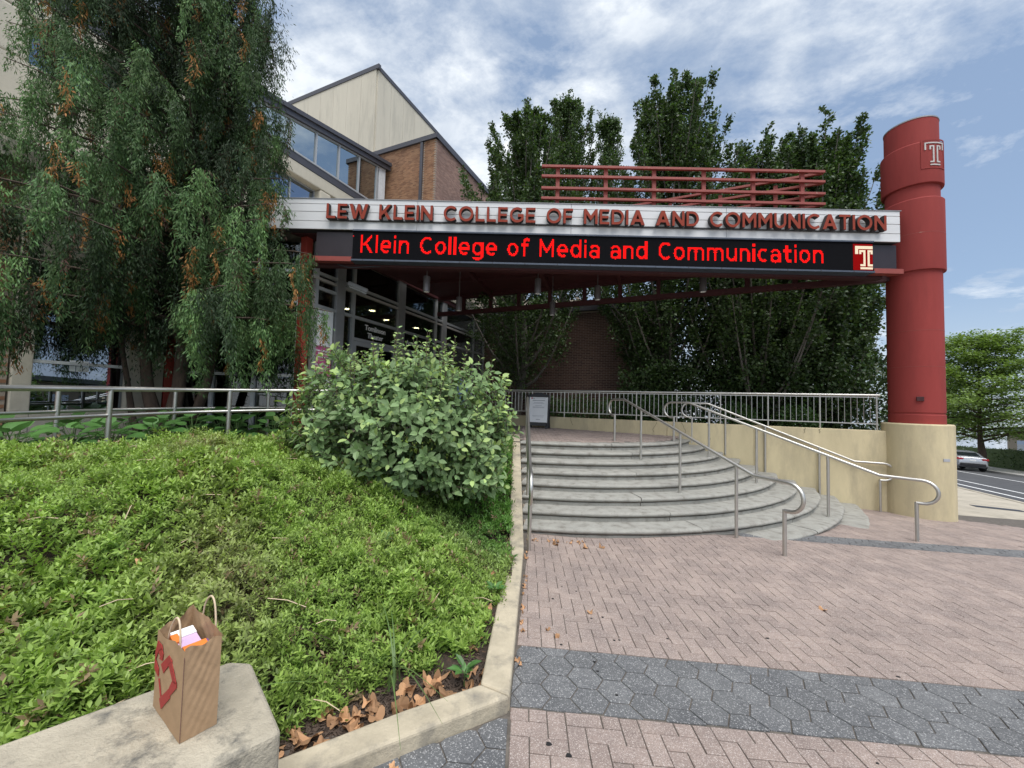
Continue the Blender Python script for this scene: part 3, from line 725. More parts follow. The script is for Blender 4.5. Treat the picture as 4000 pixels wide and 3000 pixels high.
# ================================================================== RED COLUMN
KX, KY = 8.63, 8.33
column = thing('red_column', 'tall round red column on a beige drum base, with a letter emblem near its top', 'column', (KX, KY, gz(KX, KY)))
MB().lathe((KX, KY), [(0.555, -0.95), (0.555, 1.395), (0.54, 1.42)], 64).build('base_drum', 'beige_render', column, True, angle=22)
MB().lathe((KX, KY), [(0.437, 1.42), (0.437, 1.60), (0.425, 1.615), (0.425, 1.64), (0.437, 1.655), (0.437, 4.66)], 64).build('shaft', 'red_paint', column, True, angle=22)
MB().lathe((KX, KY), [(0.44, 4.60), (0.486, 4.61), (0.49, 4.63), (0.49, 6.11), (0.475, 6.13), (0.43, 6.135)], 64).build('collar', 'red_paint', column, True, angle=22)
MB().lathe((KX, KY), [(0.43, 6.10), (0.43, 6.45)], 64).build('neck', 'red_paint', column, True, angle=22)
MB().lathe((KX, KY), [(0.43, 6.42), (0.485, 6.43), (0.49, 6.45), (0.49, 7.29), (0.475, 7.31), (0.43, 7.315)], 64).build('emblem_drum', 'red_paint', column, True, angle=22)
MB().lathe((KX, KY), [(0.43, 7.30), (0.43, 7.86)], 64).build('crown', 'red_paint', column, True, angle=22)
for zz, r_ in ((5.38, .4905), (3.35, .4375), (2.6, .4375)): MB().lathe((KX, KY), [(r_-.004, zz-.006), (r_+.0012, zz-.004), (r_+.0012, zz+.004), (r_-.004, zz+.006)], 64, False, False).build('weld_seam', 'trellis_red', column, True)
MB().lathe((KX, KY), [(0.438, 7.86), (0.438, 7.885), (0.36, 7.89)], 64).build('cap', 'grey_metal', column, True, angle=22)
# junction box and the small sticker on the drum
to_cam = Vector((-KX, -KY, 0)).normalized(); rgt = Vector((-to_cam.y, to_cam.x, 0))
if rgt.x < 0: rgt = -rgt
def surf(r, ang, z):                       # ang: degrees to the right of the side that faces the steps' foot
    n_ = to_cam*math.cos(R(ang))+rgt*math.sin(R(ang)); return Vector((KX, KY, z))+n_*r, n_
p, n_ = surf(0.445, 8, 1.93); x_, _ = ortho(n_)
MB().box(p, (0.11, 0.05, 0.09), Vector((0, 0, 1)).cross(n_), n_, (0, 0, 1)).build('junction_box', 'maroon_steel', column, bevel=0.006)
p, n_ = surf(0.557, 47, 0.72)
MB().box(p, (0.13, 0.006, 0.055), Vector((0, 0, 1)).cross(n_), n_, (0, 0, 1)).build('sticker', 'grey_print', column)
# emblem: square field with an open T drawn in two white outlines
def curved(name, rects, r0, r1, mat, ang0, z0):
    mb = MB()
    for x0, y0, x1, y1 in rects:
        n_s = max(1, int(abs(x1-x0)/0.03)); 
        for k in range(n_s):
            xa, xb = x0+(x1-x0)*k/n_s, x0+(x1-x0)*(k+1)/n_s
            vs = []
            for r_ in (r0, r1):
                for xx, yy in ((xa, y0), (xb, y0), (xb, y1), (xa, y1)):
                    p, _ = surf(r_, ang0+math.degrees(xx/0.49), z0+yy); vs.append(tuple(p))
            mb.add(vs, [(0, 1, 2, 3), (4, 5, 6, 7), (0, 1, 5, 4), (1, 2, 6, 5), (2, 3, 7, 6), (3, 0, 4, 7)])
    return mb.build(name, mat, column)
t_ = 0.024
curved('emblem_field', [(-.245, -.31, .245, -.285), (-.245, .285, .245, .31), (-.245, -.285, -.225, .285), (.225, -.285, .245, .285)], 0.489, 0.500, 'red_paint', 46, 7.02)
curved('emblem_letter', [(-.19, .215, .19, .24), (-.19, .085, -.19+t_, .215), (.19-t_, .085, .19, .215),                 # outer roof of the T
                         (-.11, .145, -.025, .168), (-.11, .085, -.11+t_, .145), (.025, .145, .11, .168), (.11-t_, .085, .11, .145),
                         (-.05, -.165, -.05+t_, .145), (.05-t_, -.165, .05, .145), (-.10, -.19, -.026, -.165), (.026, -.19, .10, -.165),
                         (-.10, -.25, .10, -.226)], 0.489, 0.503, 'emblem_white', 46, 7.02)

# ================================================================== CANOPY, SIGN AND TRELLIS
FD = np.array((-12.34, 0.14, 0.0)); FD = FD/np.linalg.norm(FD); FX = -FD        # along the fascia, to the right
FN = np.array((FX[1], -FX[0], 0.0)); FN = FN if FN[1] < 0 else -FN              # outwards, to the viewer
FO = np.array((7.94, 7.97, 0.0))
def fp(x, z, out=0.0):                        # x = world x along the fascia
    return FO+FX*((x-FO[0])/FX[0])+FN*out+np.array((0, 0, z))
canopy = thing('entrance_canopy', 'triangular entrance canopy of dark red steel spanning from the building to the red column', 'canopy', (2.0, 10.0, 4.5))
TE = online(11.1, S0+12.3)
tri = [tuple(fp(7.85, 0, -0.22)[:2]), tuple(fp(-4.9, 0, -0.22)[:2]), (-4.3, 9.35), (TE[0], TE[1]), online(11.1, S0+0.45)[:2]]
MB().prism(tri, 5.16, 5.30).build('roof_deck', 'maroon_steel', canopy)
# front beam under the sign, rear truss, purlins
MB().box(fp(1.6, 4.50, -0.28), (12.4, 0.18, 0.07), FX, FN).build('front_beam', 'maroon_steel', canopy)
MB().box(online(11.1, S0+6.35, 4.575), (12.0, 0.14, 0.13), V3, NW).build('bottom_chord', 'maroon_steel', canopy)
MB().box(online(11.1, S0+6.35, 5.10), (12.0, 0.14, 0.12), V3, NW).build('top_chord', 'maroon_steel', canopy)
for s in [1.15, 2.2, 3.18, 4.2, 5.25, 6.26, 7.27, 8.33, 9.35, 10.34, 11.35]:
    MB().box(online(11.1, S0+s, 4.84), (0.10, 0.10, 0.42), V3, NW).build('truss_post', 'maroon_steel', canopy)
for s in (2.2, 4.2, 6.26, 8.33, 10.34):
    a = np.array(online(11.1, S0+s, 5.09)); x = a[0]-0.9; b = fp(max(-4.4, x), 5.09, -0.24)
    d = b-a; L = np.linalg.norm(d); d /= L
    MB().box((a+b)/2, (L, 0.10, 0.13), d, np.array((-d[1], d[0], 0))).build('purlin', 'maroon_steel', canopy)
    for q in (0.33, 0.66): pass
for q in (0.3, 0.62):
    a = np.array(fp(5.5, 5.12, -0.24))*(1-q)+np.array(online(11.1, S0+3.2, 5.12))*q; b = np.array((-4.2, 9.0, 5.12))*(1-q)+np.array(online(11.1, S0+11.8, 5.12))*q
    d = b-a; L = np.linalg.norm(d); d /= L
    MB().box((a+b)/2, (L, 0.08, 0.09), d, np.array((-d[1], d[0], 0))).build('cross_beam', 'maroon_steel', canopy)
MB().tube([fp(-3.8, 4.47, -.1), fp(-3.55, 4.40, -.1), fp(-3.1, 4.43, -.1), fp(-2.9, 4.47, -.2)], 0.012, 6).build('cable', 'black_plastic', canopy, True)

sign = thing('fascia_sign', 'long silver panelled fascia with raised red capital letters above the display', 'sign', tuple(fp(1.7, 5.18)))
MB().box(fp(1.35, 5.505, -0.12), (13.0+.28, 0.20, 0.635), FX, FN).build('fascia_core', 'panel_groove', sign)
rows = [(5.185, 5.352), (5.362, 5.552), (5.562, 5.722), (5.732, 5.835)]
xc = [-5.3, -2.1, 1.15, 4.4, 8.0]
for z0, z1 in rows:
    for x0, x1 in zip(xc[:-1], xc[1:]):
        MB().box(fp((x0+x1)/2, (z0+z1)/2, -0.01), (x1-x0-0.006, 0.03, z1-z0), FX, FN).build('panel', 'silver_panel', sign, bevel=0.003, seg=1)
MB().box(fp(1.35, 5.842, -0.11), (13.34, 0.26, 0.012), FX, FN).build('coping', 'grey_metal', sign)
# --- letters: each one drawn from straight strokes and arcs
T_ = 0.172
def ring(cx, cy, rx, ry, t, a0=0.0, a1=360.0, n=30):
    out = []
    for i in range(n):
        a, b = R(a0+(a1-a0)*i/n), R(a0+(a1-a0)*(i+1)/n)
        out.append([(cx+rx*math.cos(a), cy+ry*math.sin(a)), (cx+rx*math.cos(b), cy+ry*math.sin(b)), (cx+(rx-t)*math.cos(b), cy+(ry-t)*math.sin(b)), (cx+(rx-t)*math.cos(a), cy+(ry-t)*math.sin(a))])
    return out
def rect(x0, y0, x1, y1): return [(x0, y0), (x1, y0), (x1, y1), (x0, y1)]
def glyph(ch):
    t = T_
    if ch == 'L': return 0.66, [[(0, 0), (.66, 0), (.66, t), (t, t), (t, 1), (0, 1)]]
    if ch == 'I': return t, [rect(0, 0, t, 1)]
    if ch == 'E': return 0.70, [rect(0, 0, t, 1), rect(t, 0, .70, t*.92), rect(t, .4, .63, .4+t*.9), rect(t, 1-t*.92, .69, 1)]
    if ch == 'F': return 0.68, [rect(0, 0, t, 1), rect(t, .37, .62, .37+t*.92), rect(t, 1-t*.92, .68, 1)]
    if ch == 'T': return 0.80, [[(.40-t/2, 0), (.40+t/2, 0), (.40+t/2, 1-t*.92), (.40-t/2, 1-t*.92)], rect(0, 1-t*.92, .80, 1)]
    if ch == 'N': return 0.86, [rect(0, 0, t, 1), rect(.86-t, 0, .86, 1), [(t, 1), (t, .64), (.86-t, 0), (.86-t, .36)]]
    if ch == 'M': return 0.98, [rect(0, 0, t, 1), rect(.98-t, 0, .98, 1), [(t, 1), (t, .66), (.49, .22), (.49, .56)], [(.49, .56), (.49, .22), (.98-t, .66), (.98-t, 1)]]
    if ch == 'W': return 1.38, [[(0, 1), (.30, 0), (.48, 0), (.48, .30), (.45, .36), (.245, 1)], [(.48, .0), (.51, 0), (.69, .62), (.69, 1), (.60, 1), (.48, .52)],
                                [(.69, 1), (.69, .62), (.87, 0), (.90, 0), (.90, .52), (.78, 1)], [(.90, 0), (1.08, 0), (1.38, 1), (1.135, 1), (.93, .36), (.90, .30)]]
    if ch == 'K': return 0.88, [rect(0, 0, t, 1), [(t, .24), (.37, .42), (.37, .70), (t, .52)], [(.37, .42), (.37, .70), (.60, 1), (.86, 1), (.50, .57), (.50, .40)], [(.37, .42), (.50, .57), (.88, 0), (.62, 0)]]
    if ch == 'A': return 1.02, [[(0, 0), (.235, 0), (.325, .21), (.51, .70), (.51, 1), (.40, 1)], [(1.02, 0), (.62, 1), (.51, 1), (.51, .70), (.695, .21), (.785, 0)], [(.325, .21), (.695, .21), (.625, .395), (.395, .395)]]
    if ch == 'U': return 0.84, [rect(0, .40, t, 1), rect(.84-t, .40, .84, 1)]+ring(.42, .40, .42, .41, t, 180, 360, 16)
    if ch == 'D': return 0.88, [rect(0, 0, t, 1), rect(t, 0, .40, t*.94), rect(t, 1-t*.94, .40, 1)]+ring(.39, .5, .49, .5, t*.97, -90, 90, 18)
    if ch == 'O': return 1.06, ring(.53, .5, .53, .515, t, 0, 360, 36)
    if ch == 'C': return 0.94, ring(.53, .5, .53, .515, t, 46, 314, 28)
    if ch == 'G': return 1.0, ring(.53, .5, .53, .515, t, 48, 334, 28)+[[(.58, .36), (.80, .36), (1.0, .30), (1.0, .56), (.58, .56)]]
    return 0.52, []
def letter_obj(polys, x, z0, h, sx, parent, mat='letter_face', name='letter', out=0.135, depth=0.10):
    fm = MB(); sm = MB()
    for p in polys:
        ar = sum(p[i][0]*p[(i+1) % len(p)][1]-p[(i+1) % len(p)][0]*p[i][1] for i in range(len(p)))
        if ar < 0: p = p[::-1]
        pts = [fp(x+a*h*sx, z0+b*h, out) for a, b in p]
        fm.add(pts, [tuple(range(len(pts)))])
        back = [q-FN*depth for q in pts]; n = len(pts)
        sm.add([q-FN*0.003 for q in pts]+back, [(i, (i+1) % n, n+(i+1) % n, n+i) for i in range(n)]+[tuple(range(n, 2*n))])
    me = fm.mesh(name); me.materials.append(MATS[mat]); me.materials.append(MATS['letter_side'])
    bm = bmesh.new(); bm.from_mesh(me)
    vs = [bm.verts.new(v) for v in sm.v]
    for f in sm.f:
        try: g = bm.faces.new([vs[i] for i in f]); g.material_index = 1
        except ValueError: pass
    bm.to_mesh(me); bm.free()
    o = bpy.data.objects.new(name, me); COL.objects.link(o); adopt(o, parent); return o
TEXT = 'LEW KLEIN COLLEGE OF MEDIA AND COMMUNICATION'
sp = 0.15; tot = 0
for ch in TEXT: tot += glyph(ch)[0]+(sp if ch != ' ' else 0.12)
hgt = 0.315; X0, X1 = -3.97, 7.60; sx = (X1-X0)/((tot-sp)*hgt); x = X0
for ch in TEXT:
    w, polys = glyph(ch)
    if polys: letter_obj(polys, x, 5.362, hgt, sx, sign)
    x += (w+(sp if ch != ' ' else 0.12))*hgt*sx
stand = MB()
for x in np.arange(-3.8, 7.6, 0.36): stand.box(fp(x, 5.40, 0.02), (0.015, 0.06, 0.02), FX, FN)
MB().box(fp(1.8, 5.372, 0.022), (11.5, 0.028, 0.022), FX, FN).build('letter_rail', 'panel_groove', sign)

# --- LED message board
led = thing('led_display', 'black message board with glowing red dot-matrix text under the silver fascia', 'display', tuple(fp(2.0, 4.54)))
MB().box(fp(1.99, 4.85, -0.11), (10.86, 0.24, 0.61), FX, FN).build('cabinet', 'led_black', led)
MB().box(fp(1.99, 4.525, -0.10), (10.88, 0.30, 0.035), FX, FN).build('lower_trim', 'led_frame', led)
MB().box(fp(1.99, 5.168, -0.10), (10.88, 0.27, 0.03), FX, FN).build('upper_trim', 'led_frame', led)
for x in np.arange(-3.2, 7.4, 0.68): MB().box(fp(x, 4.525, 0.051), (0.012, 0.004, 0.034), FX, FN).build('trim_joint', 'panel_groove', led)
PT = 0.0213
HS_ = 0.070
def led_glyph(ch):
    """strokes: ('r', x0, y0, x1, y1) bar, ('s', x0, y0, x1, y1) slanted stroke, ('a', cx, cy, rx, ry, a0, a1) arc of the stroke's centre line"""
    h, X = HS_, 0.77; w = 0.66; rx, ry = w/2-h, X/2-h
    V = lambda x, y0, y1: ('r', x-h, y0, x+h, y1)
    if ch == 'K': return .74, [V(h, 0, 1), ('s', .22, .47, .64, .95), ('s', .30, .56, .65, .05)]
    if ch == 'l': return 2*h, [V(h, 0, 1.04)]
    if ch == 'i': return 2*h, [V(h, 0, X), ('r', 0, .88, 2*h, 1.05)]
    if ch == 'e': return w, [('a', w/2, X/2, rx, ry, 0, 312), ('r', h, X/2-.085, w, X/2+.085)]
    if ch == 'o': return w, [('a', w/2, X/2, rx, ry, 0, 360)]
    if ch == 'c': return .58, [('a', w/2, X/2, rx, ry, 52, 308)]
    if ch == 'C': return .78, [('a', .46, .5, .36, .5-h, 48, 312)]
    if ch == 'd': return w, [('a', w/2-.02, X/2, rx, ry, 0, 360), V(w-h, 0, 1.04)]
    if ch == 'g': return w, [('a', w/2-.02, X/2, rx, ry, 0, 360), V(w-h, -.08, X), ('a', w/2, -.08, rx, .12, 195, 360)]
    if ch == 'a': return .62, [V(.62-h, 0, .48), ('a', .31, .46, .31-h, X-h-.46, 0, 158), ('a', .29, .225, .29-h, .225-h+.03, 0, 360)]
    if ch == 'n': return .62, [V(h, 0, X), ('a', .31, .42, .31-h, X-h-.42, 0, 180), V(.62-h, 0, .44)]
    if ch == 'u': return .62, [V(.62-h, 0, X), ('a', .31, .35, .31-h, .35-h, 180, 360), V(h, .33, X)]
    if ch == 'm': return 1.0, [V(h, 0, X), ('a', .30, .46, .30-h, X-h-.46, 0, 180), V(.50, 0, .48), ('a', .70, .46, .30-h, X-h-.46, 0, 180), V(1.0-h, 0, .48)]
    if ch == 'M': return .92, [V(h, 0, 1), V(.92-h, 0, 1), ('s', h, .95, .46, .30), ('s', .46, .30, .92-h, .95)]
    if ch == 'f': return .46, [V(.20, 0, .86), ('a', .38, .82, .18, .22-h+.03, 90, 180), ('r', .36, .87, .48, 1.05), ('r', 0, X-.17, .46, X)]
    if ch == 't': return .46, [V(.19, .2, .98), ('a', .36, .22, .17, .22-h, 180, 270), ('r', .34, 0, .47, .18), ('r', 0, X-.17, .46, X)]
    return .30, []
def inside(st, x, y):
    h = HS_
    if st[0] == 'r': return (st[1] <= x) & (x <= st[3]) & (st[2] <= y) & (y <= st[4])
    if st[0] == 's':
        _, x0, y0, x1, y1 = st; dx, dy = x1-x0, y1-y0; t = np.clip(((x-x0)*dx+(y-y0)*dy)/(dx*dx+dy*dy), 0, 1)
        return np.hypot(x-x0-dx*t, y-y0-dy*t) <= h
    _, cx, cy, rx, ry, a0, a1 = st; ang = np.degrees(np.arctan2((y-cy)/max(ry, .01), (x-cx)/max(rx, .01))) % 360
    ro = np.hypot((x-cx)/(rx+h), (y-cy)/(ry+h)); ri = np.hypot((x-cx)/max(.001, rx-h), (y-cy)/max(.001, ry-h))
    return (ro <= 1) & (ri >= 1) & (((ang-a0) % 360) <= (a1-a0 if a1-a0 < 360 else 361))
msg = 'Klein College of Media and Communication'
tot = sum(led_glyph(c)[0]+.17 for c in msg)-.17
wx0, wx1 = -3.27, 6.41; capd = 17.5
nxd = int((wx1-wx0)/PT); kx = nxd/tot          # dots per glyph unit across
cells_ = []; x = 0.0
gxs, gys = np.meshgrid(np.arange(nxd)+.5, np.arange(-5, 20)+.5)
litg = np.zeros(gxs.shape, bool)
for ch in msg:
    w_, sts = led_glyph(ch)
    for st_ in sts: litg |= inside(st_, gxs/kx-x, gys/capd)
    x += w_+.17
def dotmesh(name, cells, mat, s=0.76, out=0.0135):
    mb = MB()
    for x, z in cells:
        h = PT*s/2; mb.add([fp(x-h, z-h, out), fp(x+h, z-h, out), fp(x+h, z+h, out), fp(x-h, z+h, out)], [(0, 1, 2, 3)])
    o = mb.build(name, mat, led); return stuff(o)
dotmesh('lit_text', [(wx0+gxs[j, i]*PT, 4.692+gys[j, i]*PT) for j in range(gxs.shape[0]) for i in range(nxd) if litg[j, i]]+[(-3.43, 5.045)], 'led_red')
# emblem at the right end of the board: red square with the white outlined T
W_, H_ = 19, 26; em = np.zeros((H_, W_), int)
def er(x0, y0, x1, y1): em[y0:y1, x0:x1] = 1
er(2, 21, 19, 24); er(2, 16, 5, 24); er(6, 18, 10, 20); er(6, 16, 8, 20); er(10, 5, 12, 20); er(14, 5, 16, 20); er(14, 18, 19, 20); er(17, 16, 19, 20); er(7, 4, 12, 6); er(14, 4, 19, 6); er(7, 1, 19, 3)
cr_cells, cw_cells = [], []
for j in range(H_):
    for i in range(W_): (cw_cells if em[j, i] else cr_cells).append((7.01+(i+.5)*PT, 4.565+(j+.5)*PT))
dotmesh('emblem_field', cr_cells, 'led_dim'); dotmesh('emblem_letter', cw_cells, 'led_white', 0.95, 0.0145)
# dark boxes at each end of the board
MB().box(fp(-3.86, 4.85, -0.15), (0.80, 0.14, 0.62), FX, FN).build('end_box', 'end_panel', led)
MB().box(fp(7.72, 4.85, -0.16), (0.56, 0.14, 0.60), FX, FN).build('end_box', 'end_panel', led)
MB().box(fp(-3.86, 4.55, -0.06), (0.80, 0.16, 0.10), FX, FN).build('end_flange', 'trellis_red', led)
MB().box(fp(7.74, 4.56, -0.06), (0.60, 0.16, 0.10), FX, FN).build('end_flange', 'trellis_red', led)

# --- red steel trellis on the canopy roof: a front screen and a rear screen meeting at the right
trellis = thing('roof_trellis', 'red steel screen of horizontal bars standing above the fascia sign', 'trellis', (3.7, 9.0, 5.3))
TZ = [6.245, 6.48, 6.755, 6.985]
TO = np.array((6.86, 8.52, 0.0))
for z in TZ:
    MB().box(TO+FX*-3.15+np.array((0, 0, z)), (6.34, 0.06, 0.055), FX, FN).build('front_bar', 'trellis_red', trellis, bevel=0.004)
    MB().box(TO+V3*3.2+np.array((0.02, 0.03, z-0.005)), (6.4, 0.06, 0.055), V3, NW).build('rear_bar', 'trellis_red', trellis, bevel=0.004)
for x in (0.91, 2.0, 3.09, 4.21, 5.32, 6.42):
    MB().box(TO+FX*(x-6.86)-FN*0.062+np.array((0, 0, 6.14)), (0.085, 0.055, 1.70), FX, FN).build('upright', 'trellis_red', trellis, bevel=0.004)
for s in (0.9, 2.05, 3.2, 4.35, 5.5):
    MB().box(TO+V3*s+NW*0.07+np.array((0.02, .03, 6.10)), (0.085, 0.055, 1.60), V3, NW).build('upright', 'trellis_red', trellis, bevel=0.004)

# --- pendant downlights under the canopy
pend = [(-2.0, 8.75, 4.08), (0.55, 9.15, 4.22), (-1.45, 10.15, 4.0), (1.05, 10.6, 4.05), (2.1, 9.75, 4.28), (4.45, 9.1, 4.36), (-0.3, 9.6, 4.15)]
plabel = ['grey cylinder pendant lamp nearest the glass entrance under the canopy', 'grey cylinder pendant lamp just under the words of the display, left of centre', 'grey cylinder pendant lamp in front of the left truss openings', 'grey cylinder pendant lamp hanging before the leafy left tree', 'grey cylinder pendant lamp against the bright middle truss opening', 'rightmost grey cylinder pendant lamp under the canopy', 'small grey pendant lamp between the two lamps near the entrance']
for (x, y, z), lb in zip(pend[:6], plabel):
    t = thing('pendant_lamp', lb, 'lamp', (x, y, 5.16), 'pendant lamps under the canopy')
    MB().lathe((x, y), [(0.066, z), (0.078, z+0.005), (0.078, z+0.34), (0.07, z+0.355)], 24).build('lamp_body', 'lamp_metal', t, True)
    MB().tube([(x, y, z+0.35), (x, y, 5.17)], 0.012, 6).build('stem', 'lamp_metal', t)
    MB().lathe((x, y), [(0.058, z-0.004), (0.06, z+0.01)], 20).build('lens', 'paper_white', t)
fl = thing('flood_light', 'flat grey flood light fixed at the top corner of the glass entrance', 'lamp', (-3.75, 9.1, 4.2))
d_ = np.array((.85, .45, -.28)); d_ /= np.linalg.norm(d_); q_ = np.array((-.45, .85, 0)); q_ /= np.linalg.norm(q_)
MB().box((-3.72, 9.12, 4.22), (0.46, 0.30, 0.11), d_, q_, np.cross(d_, q_)).build('housing', 'grey_metal', fl, bevel=0.02)
MB().box((-3.72, 9.12, 4.15), (0.40, 0.25, 0.02), d_, q_, np.cross(d_, q_)).build('lens', 'aluminium', fl)
MB().tube([(-3.95, 9.1, 4.3), (-4.15, 9.15, 4.45)], 0.02, 6).build('bracket', 'grey_metal', fl)

# ================================================================== BUILDINGS
CAMP = np.array((0, 0, H))
def brickface(parent, O, d, nrm, length, z0, z1, mat, nparts, name='brick', cut=None):
    """running-bond brickwork standing 6 mm proud of a mortar-coloured wall"""
    O = np.array(O, float); d = np.array(d, float); d /= np.linalg.norm(d); nrm = np.array(nrm, float); nrm /= np.linalg.norm(nrm)
    bl, bh, jt = 0.203, 0.0575, 0.010
    bm_ = MB().box((0, 0, 0), (bl, 0.03, bh)).mesh(name); bm_.materials.append(MATS[mat])
    items = []
    for r_ in range(int((z1-z0)/(bh+jt))):
        z = z0+(r_+.5)*(bh+jt); off = 0.0 if r_ % 2 else 0.1065
        for k in range(int(length/(bl+jt))):
            s = (k+.5)*(bl+jt)+off
            if s+bl/2 > length: continue
            if cut and cut(s, z): continue
            p = O+d*s+np.array((0, 0, z)); items.append((np.linalg.norm(p-CAMP), p))
    items.sort(key=lambda a: a[0])
    ang = math.atan2(d[1], d[0]); rest = MB()
    for i, (q, p) in enumerate(items):
        p = p-nrm*(0.015-0.006-random.uniform(-.0015, .0015))
        if i < nparts:
            o = bpy.data.objects.new(name, bm_); COL.objects.link(o); o.location = p; o.rotation_euler = (0, 0, ang); adopt(o, parent)
        else: rest.box(p, (bl, 0.03, bh), d, nrm)
    if rest.v: stuff(rest.build('bricks_beyond', mat, parent))
U3 = np.array((0.4, 0.9165, 0.0))

# ---- theatre tower and brick block
tower = thing('concrete_tower', 'tall windowless pale concrete tower with dark roof edge behind the brick block', 'building', (-9.15, 24, 0))
TC = np.array((-9.15, 24.0, 0.0)); TTOP = 22.7
core = MB(); core.prism([tuple((TC+V3*.05+U3*.05)[:2]), tuple((TC+V3*15+U3*.05)[:2]), tuple((TC+V3*15+U3*14)[:2]), tuple((TC+V3*.05+U3*14)[:2])], 0, TTOP-0.02); core.build('core', 'panel_concrete', tower)
for k in range(12):
    MB().box(TC+V3*(1.24*k+.62+0.04)-U3*0.0+np.array((0, 0, 16)), (1.225, 0.1, 13.4), V3, U3).build('wall_panel', 'panel_concrete', tower)
    MB().box(TC+U3*(1.24*k+.62+0.05)+np.array((0, 0, 16)), (1.225, 0.1, 13.4), U3, V3).build('wall_panel', 'panel_concrete', tower)
MB().box(TC+V3*7.4+np.array((0, 0, TTOP+.08)), (15.2, 0.2, 0.28), V3, U3).build('roof_edge', 'roof_edge', tower)
MB().box(TC+U3*7.6+np.array((0, 0, TTOP+.08)), (14.9, 0.2, 0.28), U3, V3).build('roof_edge', 'roof_edge', tower)

block = thing('brick_block', 'brown brick block with a grey downpipe beside the glass clerestory', 'building', (-4.57, 21, 0))
BC = np.array((-4.57, 21.0, 0.0)); BT = 16.15
core = MB(); core.prism([tuple(BC[:2]), tuple((BC+V3*5.2)[:2]), tuple((BC+V3*5.2+U3*14)[:2]), tuple((BC+U3*14)[:2])], 0, BT); core.build('wall_core', 'mortar', block)
nB1 = -U3; nB2 = -V3
brickface(block, BC, V3, nB1, 4.6, 9.6, BT, 'brick_brown', 200, cut=lambda s, z: 0.83 < s < 1.0)
brickface(block, BC+U3*.004, U3, nB2, 8.0, 9.6, BT, 'brick_purple', 100)
MB().box(BC+V3*0.92-U3*0.05+np.array((0, 0, 12.6)), (0.17, 0.10, 7.0), V3, U3).build('downpipe', 'roof_edge', block)
MB().box(BC+V3*2.55+np.array((0, 0, BT+.11)), (5.3, 0.24, 0.26), V3, U3).build('coping', 'roof_edge', block)
MB().box(BC+U3*7.0+np.array((0, 0, BT+.11)), (14.2, 0.24, 0.26), U3, V3).build('coping', 'roof_edge', block)

# ---- main wing: cream concrete wall, deep windows and the sloping glazed clerestory
wing = thing('concrete_wing', 'cream concrete wing with sloping glass clerestory rising behind the weeping tree', 'building', (-10.1, 16.4, 0))
KO = np.array((-10.1, 16.4, 0.0)); KN = np.array((0.9165, -0.4, 0.0))     # outwards
def kp_(s, z, out=0.0): return KO+U3*s+KN*out+np.array((0, 0, z))
def ktop(s): return 14.24+0.172*s
bays = [(-10.3, -7.74), (-7.1, -4.54), (-3.9, -1.34), (-0.7, 1.86), (2.5, 5.06)]
MB().box(kp_(-2.6, 5.1, -.25), (18.2, 0.5, 10.2), U3, KN).build('wall', 'cream_concrete', wing)
MB().box(kp_(-2.6, 11.80, -.25), (18.2, 0.5, 0.6), U3, KN).build('lintel', 'cream_concrete', wing, bevel=0.05)
edges = [-11.7]+[b for bay in bays for b in bay]+[6.5]
for a, b in zip(edges[0::2], edges[1::2]):
    MB().box(kp_((a+b)/2, 10.85, -.25), (b-a, 0.5, 1.3), U3, KN).build('pier', 'cream_concrete', wing, bevel=0.08, seg=3)
for a, b in bays:
    w = MB().box(kp_((a+b)/2, 10.85, -.42), (b-a, 0.03, 1.3), U3, KN).build('window', 'dark_glass', wing)
    f = MB()
    for z in (10.23, 11.47): f.box(kp_((a+b)/2, z, -.38), (b-a, 0.07, 0.06), U3, KN)
    for s in (a+.03, (a+b)/2, b-.03): f.box(kp_(s, 10.85, -.38), (0.06, 0.075, 1.3), U3, KN)
    f.build('window_frame', 'aluminium', wing)
MB().box(kp_(-2.6, 12.28, -.05), (18.2, 0.14, 0.36), U3, KN).build('sill_band', 'roof_edge', wing)
# clerestory frames follow the roof slope
s_m = [0.19-1.31*k for k in range(9, 0, -1)]+[0.19+1.31*k for k in range(0, 5)]
for s0, s1 in zip(s_m[:-1], s_m[1:]):
    g = MB().pushed([kp_(s0+.03, 12.5, -.02), kp_(s1-.03, 12.5, -.02), kp_(s1-.03, ktop(s1)-.5, -.02), kp_(s0+.03, ktop(s0)-.5, -.02)], -KN*0.02); g.build('pane', 'upper_glass', wing)
for s in s_m: MB().box(kp_(s, (12.45+ktop(s)-.45)/2, 0.0), (0.075, 0.10, ktop(s)-.45-12.45), U3, KN).build('mullion', 'aluminium', wing)
for z0f, z1f, nm in ((12.44, 12.52, 'bottom_frame'), (-.50, -.43, 'top_frame')):
    a, b = s_m[0], s_m[-1]+.3
    za = (z0f, z1f) if z0f > 0 else (ktop(a)+z0f, ktop(a)+z1f); zb = (z0f, z1f) if z0f > 0 else (ktop(b)+z0f, ktop(b)+z1f)
    MB().pushed([kp_(a, za[0], .045), kp_(b, zb[0], .045), kp_(b, zb[1], .045), kp_(a, za[1], .045)], -KN*0.1).build(nm, 'aluminium', wing)
a, b = -11.7, 6.35
MB().pushed([kp_(a, ktop(a)-.43, .16), kp_(b, ktop(b)-.43, .16), kp_(b, ktop(b)-.2, .16), kp_(a, ktop(a)-.2, .16)], -KN*0.5).build('roof_edge', 'roof_edge', wing)
MB().pushed([kp_(a, ktop(a)-.195, .24), kp_(b, ktop(b)-.195, .24), kp_(b, ktop(b), .24), kp_(a, ktop(a), .24)], -KN*6.0).build('roof', 'roof_edge', wing)
MB().box(kp_(5.85, 12.5, -.05), (0.5, 0.12, 5.0), U3, KN).build('end_post', 'white_frame', wing)
